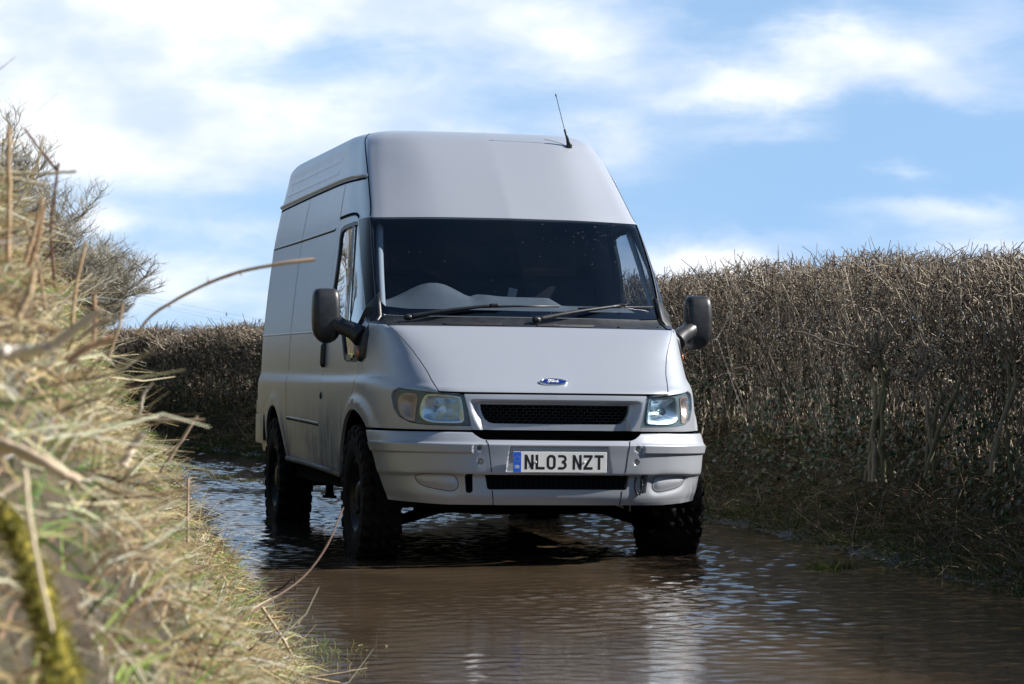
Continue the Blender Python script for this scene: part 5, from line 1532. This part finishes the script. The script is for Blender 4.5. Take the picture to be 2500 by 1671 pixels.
# ---- bare trees beyond the bank, far left
TREEBARK = np.array([(.34, .315, .26), (.28, .26, .21), (.42, .39, .32), (.23, .215, .17)])
def make_tree(name, base, height, spread, label, seed, lean=0.0, dens=1.0, r0=.10):
    r_ = random.Random(seed)
    root = empty(name, tuple(base)); tag(root, label, 'tree', 'bare trees behind the left bank')
    trunk, segs = [], []
    def grow(p, d, L, r, lev):
        n_ = 4; pts = [p]; q = p.copy(); dd_ = d.copy()
        for i in range(n_):
            dd_ = (dd_ + Vector((r_.gauss(0, .14), r_.gauss(0, .14), r_.gauss(0, .10) + .05))).normalized()
            q = q + dd_ * (L / n_); pts.append(q.copy())
        (trunk if lev <= 1 else segs).append((pts, r, r * .62))
        if lev >= 5 or r < .002: return
        nb = {0: 6, 1: 5, 2: 5, 3: 4, 4: 3}[lev]
        nb = max(2, round(nb * dens))
        for i in range(nb):
            f = .30 + .70 * (i + r_.random() * .6) / nb if lev else .35 + .65 * (i + r_.random() * .5) / nb
            f = min(f, 1); k_ = min(int(f * n_), n_ - 1); o = pts[k_].lerp(pts[k_ + 1], f * n_ - k_)
            an = r_.uniform(0, 6.283); sp = r_.uniform(.45, 1.0) * spread
            side = Vector((math.cos(an), math.sin(an), r_.uniform(-.1, .35)))
            nd = (dd_ * (1 - sp * .55) + side * sp).normalized()
            grow(o, nd, L * r_.uniform(.50, .72), max(r * r_.uniform(.42, .56), .0022), lev + 1)
    grow(Vector((0, 0, 0)), Vector((lean, 0, 1)).normalized(), height * .50, r0, 0)
    for nm, S in (('trunk', trunk), ('crown', segs)):
        P = np.array([[tuple(v) for v in a] for a, _, _ in S]); R = np.array([np.linspace(b, c2, 5) for _, b, c2 in S])
        a_ = Acc(); a_.add(*tubes(P, R, 6 if nm == 'trunk' else 3, pick(TREEBARK, len(S))))
        a_.build(nm, M['twig'], root)
    return root
make_tree('bare_tree', (-7.6, 37, .9), 3.75, .85, 'tallest bare tree, its crown against the sky at the far left edge', 3, -.05, 1.3)
make_tree('bare_tree', (-6.6, 38.5, .7), 2.9, 1.0, 'bushy bare tree just right of the tallest one behind the bank', 4, .05, 1.35, .08)
make_tree('bare_tree', (-6.7, 41.5, .5), 2.7, 1.05, 'rounded bare tree in the middle of the row behind the bank', 8, .12, 1.35, .08)
make_tree('bare_tree', (-7.0, 45, .4), 2.4, 1.1, 'lowest bare tree at the right end of the row, beside the far hedge', 12, .18, 1.35, .08)
make_tree('bare_tree', (-9.6, 36, .9), 4.6, .9, 'bare tree standing outside the left edge, seen only mirrored in the door window', 23, .0, 1.3, .1)
make_tree('bare_tree', (-8.2, 41, .7), 3.6, 1.0, 'bare tree half hidden at the back of the row', 19, .0, 1.3, .09)

# ---- single stems and tufts one can point to
def stem(name, pts, r0, r1, col, label, cat, group=None, sides=7, buds=None, n=22, mat=None):
    P = smooth_path(pts, n); loc = P[0].copy(); P = P - loc
    P[1:-1] += rng.normal(0, min(r0 * .12, .0005), (len(P) - 2, 3))
    a_ = Acc(); a_.add(*tubes(P[None], (np.linspace(r0, r1, len(P)) * rng.uniform(.9, 1.12, len(P)))[None], sides, np.array([col])))
    # cut end caps
    a_.add(np.vstack([P[-1] + np.array([0, 0, r1 * .3]), P[-1] + np.array([r1, 0, -r1 * .5]), P[-1] + np.array([-r1, 0, -r1 * .5])]), np.array([[0, 1, 2]]), np.tile(np.array([col]), (3, 1)))
    if buds:
        for k_, dx_, dz_ in buds:
            c0_ = P[int(k_ * (len(P) - 1))]
            q = np.array([c0_, c0_ + np.array([dx_ * .5, 0, dz_ * .5]), c0_ + np.array([dx_, .004, dz_])])
            a_.add(*tubes(q[None], np.array([[r0 * .8, r0 * .6, r0 * .25]]), 5, np.array([np.array(col) * .7])))
    o = a_.build(name, mat or M['stalk']); o.location = loc
    return tag(o, label, cat, group)
stem('bramble_stem', [at(335, 815, 5.55), at(372, 770, 5.5), at(460, 715, 5.4), at(560, 672, 5.35), at(660, 648, 5.3), at(768, 634, 5.3)], .0028, .0037, (.58, .42, .28),
     'long brown bramble stem arching from the bank across the side of the van', 'stem', buds=[(.55, -.002, .012), (.72, .004, -.008), (.35, .002, -.008)])
stem('dead_stem', [at(500, 1600, 7.6), at(545, 1540, 7.7), at(640, 1480, 7.9), at(740, 1410, 8.1), at(800, 1330, 8.2), at(838, 1240, 8.3), at(836, 1277, 8.3)][:6], .0034, .0026, (.15, .10, .075),
     'reddish brown dead stem curving up from the bank in front of the front wheel', 'stem', buds=[(.86, -.012, -.012), (.7, .004, .006), (.5, .004, .006)])
T1 = 'dry stalks on the left bank'
stalks = [
    ([(135, 705, 5.2), (125, 560, 5.2), (143, 400, 5.2)], .0032, (.14, .07, .05), 'dark upright stalk at the top of the bank with a forked tip'),
    ([(20, 640, 4.2), (22, 470, 4.2), (22, 308, 4.2)], .0045, (.50, .36, .22), 'thick pale brown stalk standing tallest at the left edge'),
    ([(142, 420, 5.2), (95, 362, 5.2), (60, 314, 5.2)], .0030, (.16, .08, .06), 'dark twig leaning up to the left above the bank'),
    ([(0, 423, 4.6), (90, 425, 4.6), (185, 419, 4.6)], .0034, (.50, .44, .28), 'straw stalk lying level across the top of the bank'),
    ([(10, 432, 4.4), (60, 442, 4.4), (120, 455, 4.4)], .0030, (.58, .50, .36), 'pale stalk just under the level straw stalk'),
    ([(62, 640, 4.3), (85, 560, 4.3), (104, 480, 4.3)], .0040, (.52, .36, .22), 'tan stalk leaning right, short and stubby near the left edge'),
    ([(70, 655, 4.0), (92, 590, 4.0), (106, 505, 4.0)], .0042, (.40, .26, .15), 'brown cut stalk beside the tan stubby one'),
    ([(30, 520, 5.0), (85, 415, 5.0), (107, 330, 5.0)], .0026, (.40, .33, .20), 'thin grey straw stem rising steeply behind the cut stalks'),
    ([(0, 860, 3.1), (50, 862, 3.1), (118, 850, 3.0)], .0085, (.80, .72, .62), 'broad bleached stalk lying across the left edge, out of focus'),
    ([(125, 850, 3.6), (180, 805, 3.6), (250, 757, 3.6)], .0080, (.80, .64, .44), 'stout tan stalk pointing up to the right, cut at the tip'),
    ([(200, 820, 4.4), (240, 792, 4.4), (276, 772, 4.4)], .0045, (.68, .56, .38), 'short pale stalk beside the stout tan one'),
    ([(165, 885, 3.8), (210, 850, 3.8), (278, 824, 3.8)], .0060, (.58, .36, .22), 'reddish stalk under the stout tan one'),
    ([(0, 1085, 3.3), (90, 1120, 3.2), (192, 1178, 3.2)], .0085, (.62, .49, .35), 'bleached stalk sloping down to the right on the lower bank'),
    ([(300, 1020, 5.8), (410, 1027, 5.8), (500, 1026, 5.8)], .0055, (.24, .18, .12), 'grey brown stick lying level and pointing at the rear wheel'),
    ([(378, 1172, 6.6), (420, 1110, 6.6), (482, 1015, 6.6)], .0048, (.48, .37, .27), 'pale twig leaning out over the water with a hooked tip'),
    ([(300, 1135, 4.6), (325, 1090, 4.6), (352, 1058, 4.6)], .0090, (.74, .64, .50), 'flat white scrap of dead stem on the bank edge'),
    ([(340, 1010, 5.6), (352, 960, 5.6), (374, 935, 5.6)], .0042, (.46, .42, .33), 'grey stalk standing where the bank meets the far hedge'),
    ([(458, 1330, 9.0), (458, 1250, 9.0), (459, 1168, 9.0)], .0055, (.48, .34, .24), 'single upright reed stump at the water edge'),
    ([(640, 1485, 9.2), (690, 1560, 9.1), (725, 1625, 9.0)], .0065, (.45, .36, .23), 'cut stalk leaning to the left on the low verge by the water'),
    ([(610, 1540, 9.2), (650, 1515, 9.2), (697, 1505, 9.2)], .0050, (.60, .42, .22), 'orange tan stalk lying level over the leaning cut stalk'),
    ([(640, 1600, 9.0), (730, 1648, 8.9), (830, 1668, 8.9)], .0050, (.50, .36, .22), 'long bent straw lying at the foot of the bank'),
    ([(760, 1655, 9.4), (830, 1645, 9.4), (897, 1633, 9.4)], .0045, (.52, .42, .28), 'pale straw reaching out into the water near the bottom edge'),
    ([(60, 1150, 3.0), (78, 1300, 2.9), (128, 1545, 2.8)], .0030, (.55, .46, .32), 'pale straw hanging down the mossy part of the bank'),
    ([(230, 720, 4.6), (232, 790, 4.6), (226, 850, 4.6)], .0040, (.42, .27, .17), 'short brown upright stub in the middle of the bank crest'),
    ([(175, 800, 4.8), (186, 700, 4.8), (210, 590, 4.8)], .0036, (.52, .38, .23), 'slender tan stem rising from the middle of the crest'),
    ([(110, 760, 4.5), (95, 660, 4.5), (62, 540, 4.5)], .0030, (.38, .27, .17), 'brown stem leaning left on the crest'),
    ([(262, 880, 5.0), (290, 800, 5.0), (300, 740, 5.0)], .0034, (.44, .33, .22), 'thin stem standing on the lower crest before the trees'),
    ([(40, 780, 3.6), (70, 720, 3.6), (85, 655, 3.6)], .0055, (.56, .42, .26), 'blurred straw stem in the lower left of the crest'),
]
for pts, r, col, lab in stalks:
    stem('dry_stalk', [at(*p_) for p_ in pts], r, r * .72, col, lab, 'stalk', T1)
stem('twig', [at(545, 1455, 12.9), at(620, 1447, 12.9), at(680, 1440, 12.9), at(705, 1420, 12.8), at(725, 1403, 12.8)], .006, .003, (.07, .05, .04), 'dark forked twig lying half sunk in the water by the bank', 'twig', buds=[(.55, -.09, -.03), (.95, .002, -.08)])
stem('twig', [at(520, 1425, 12.4), at(545, 1400, 12.4), at(566, 1385, 12.4)], .007, .003, (.10, .07, .05), 'short dark twig poking out of the bank over the water', 'twig')

# mossy root at the lower left
def mossy():
    P = smooth_path([at(-20, 1240, 3.0), at(40, 1300, 2.95), at(85, 1420, 2.9), at(120, 1540, 2.85), at(150, 1640, 2.8), at(170, 1720, 2.75)], 30)
    R = np.interp(np.linspace(0, 1, len(P)), [0, .5, 1], [.010, .012, .014])
    R = R * (1 + .30 * np.sin(np.arange(len(P)) * 1.7) * np.cos(np.arange(len(P)) * .63))
    V, F, _ = tubes(P[None] - P[0], R[None], 14)
    V = V + rng.normal(0, .0022, V.shape)
    o = link('mossy_root', mesh_np('mossy_root', V, F), simple('moss_bark', (.24, .20, .03), .9, noise=.6, nscale=60, bump=.6)); o.location = P[0]
    n = 3600; k_ = rng.integers(0, len(V), n); ii = k_ // 14; c0 = (P - P[0])[ii]
    dn = unit(V[k_] - c0 + rng.normal(0, .004, (n, 3)))
    B = blade_paths(V[k_], rng.uniform(.004, .016, n), unit(dn + rng.normal(0, .5, (n, 3))), rng.uniform(0, .3, n), 3)
    MOSS = np.array([(.30, .28, .03), (.22, .23, .03), (.38, .32, .06), (.15, .17, .03), (.36, .30, .14)])
    a_ = Acc(); a_.add(*ribbons(B, np.full((n, 3), .0016) * np.linspace(1, .4, 3)[None], col=pick(MOSS, n)))
    a_.build('moss', M['blade'], o)
    return tag(o, 'root thick with yellow green moss running down the lower left of the bank', 'root')
mossy()

# tufts standing in the flood
def tuft(px, py, d, rx, h, n, pal, label, wide=.006):
    c0 = at(px, py, d); c0[2] = 0.0
    a_ = Acc(); r0 = np.stack([rng.normal(0, rx, n), rng.normal(0, rx * 1.4, n), np.full(n, -.02)], 1)
    dn = unit(np.stack([rng.normal(0, .45, n), rng.normal(0, .45, n), np.ones(n)], 1))
    P = blade_paths(r0, rng.uniform(h * .5, h * 1.3, n), dn, rng.uniform(.2, .9, n), 4, .05)
    a_.add(*ribbons(P, wide * rng.uniform(.6, 1.3, (n, 1)) * np.linspace(1, .3, 4)[None], col=pick(pal, n)))
    o = a_.build('grass_tuft', M['blade']); o.location = c0
    return tag(o, label, 'grass tuft', 'grass tufts standing in the water')
OLIVE = np.array([(.10, .10, .03), (.07, .07, .025), (.15, .13, .05), (.05, .05, .02)])
def wd_(py): return (FPX * CAM_H) / (py - 828.96)
tuft(535, 1164, wd_(1168), .10, .07, 260, OLIVE, 'low olive tuft in the water, the middle of three left of the rear wheel', .012)
tuft(604, 1172, wd_(1176), .07, .07, 200, OLIVE, 'small dark tuft in the water closest to the rear wheel', .012)
tuft(452, 1138, wd_(1142), .22, .08, 300, OLIVE, 'widest tuft in the water, farthest left and nearest the bank', .012)
tuft(2008, 1382, wd_(1388), .035, .11, 120, np.array([(.16, .20, .02), (.10, .14, .02)]), 'bright yellow green tuft at the edge of the right verge')
tuft(2055, 1380, wd_(1386), .04, .10, 120, DARKG, 'dark green tuft right beside the bright one on the right verge')
tuft(520, 1330, wd_(1338), .10, .02, 150, np.array([(.03, .035, .02), (.05, .05, .03)]), 'flat dark raft of drowned grass against the left bank', .010)
tuft(700, 1465, wd_(1468), .03, .06, 50, np.array([(.35, .30, .16), (.28, .22, .10)]), 'wisp of straw caught on the forked twig in the water', .004)
tuft(770, 1570, wd_(1585), .10, .08, 260, np.array([(.16, .24, .06), (.22, .28, .08), (.35, .30, .16)]), 'fresh green tuft growing in the shallows at the foot of the bank', .005)
tuft(640, 1500, wd_(1510), .10, .07, 260, np.array([(.22, .24, .07), (.35, .30, .14), (.42, .36, .20)]), 'yellowish tuft at the water edge above the leaning cut stalk', .005)
tuft(690, 1625, wd_(1640), .12, .08, 300, np.array([(.22, .24, .07), (.40, .33, .18), (.50, .42, .26)]), 'straw coloured tuft at the bottom of the bank below the cut stalk', .005)

# overhead line far off, with its two small markers
for i, (a_, b_) in enumerate([((380, 732), (662, 797)), ((380, 745), (662, 806)), ((380, 752), (662, 815))]):
    P0, P1 = at(a_[0] - 420, a_[1] - 100, 150), at(b_[0] + 500, b_[1] + 60, 150)
    m_ = (P0 + P1) / 2 + np.array([0, 0, -.5])
    lab = ['uppermost of three thin overhead wires crossing the sky left of the van', 'middle one of three thin overhead wires left of the van', 'lowest of three thin overhead wires left of the van'][i]
    tag(multi('overhead_wire', [path_tube(smooth_path([P0, m_, P1], 12), .003, 4)], M['wire']), lab, 'wire', 'overhead wires')
for px, py, lab in ((553, 768, 'small dark marker on the overhead wire, farther from the van'), (634, 784, 'small dark marker on the overhead wire, close beside the van')):
    bm = bmesh.new(); c_ = at(px, py, 149)
    bmesh.ops.create_uvsphere(bm, u_segments=8, v_segments=6, radius=1, matrix=Matrix.Diagonal((.04, .04, .09, 1)))
    add_box(bm, 0, 0, .09, .03, .03, .06)
    o = bm_obj('wire_marker', bm, M['wire'], None, True); o.location = c_; tag(o, lab, 'marker', 'markers on the overhead wire')
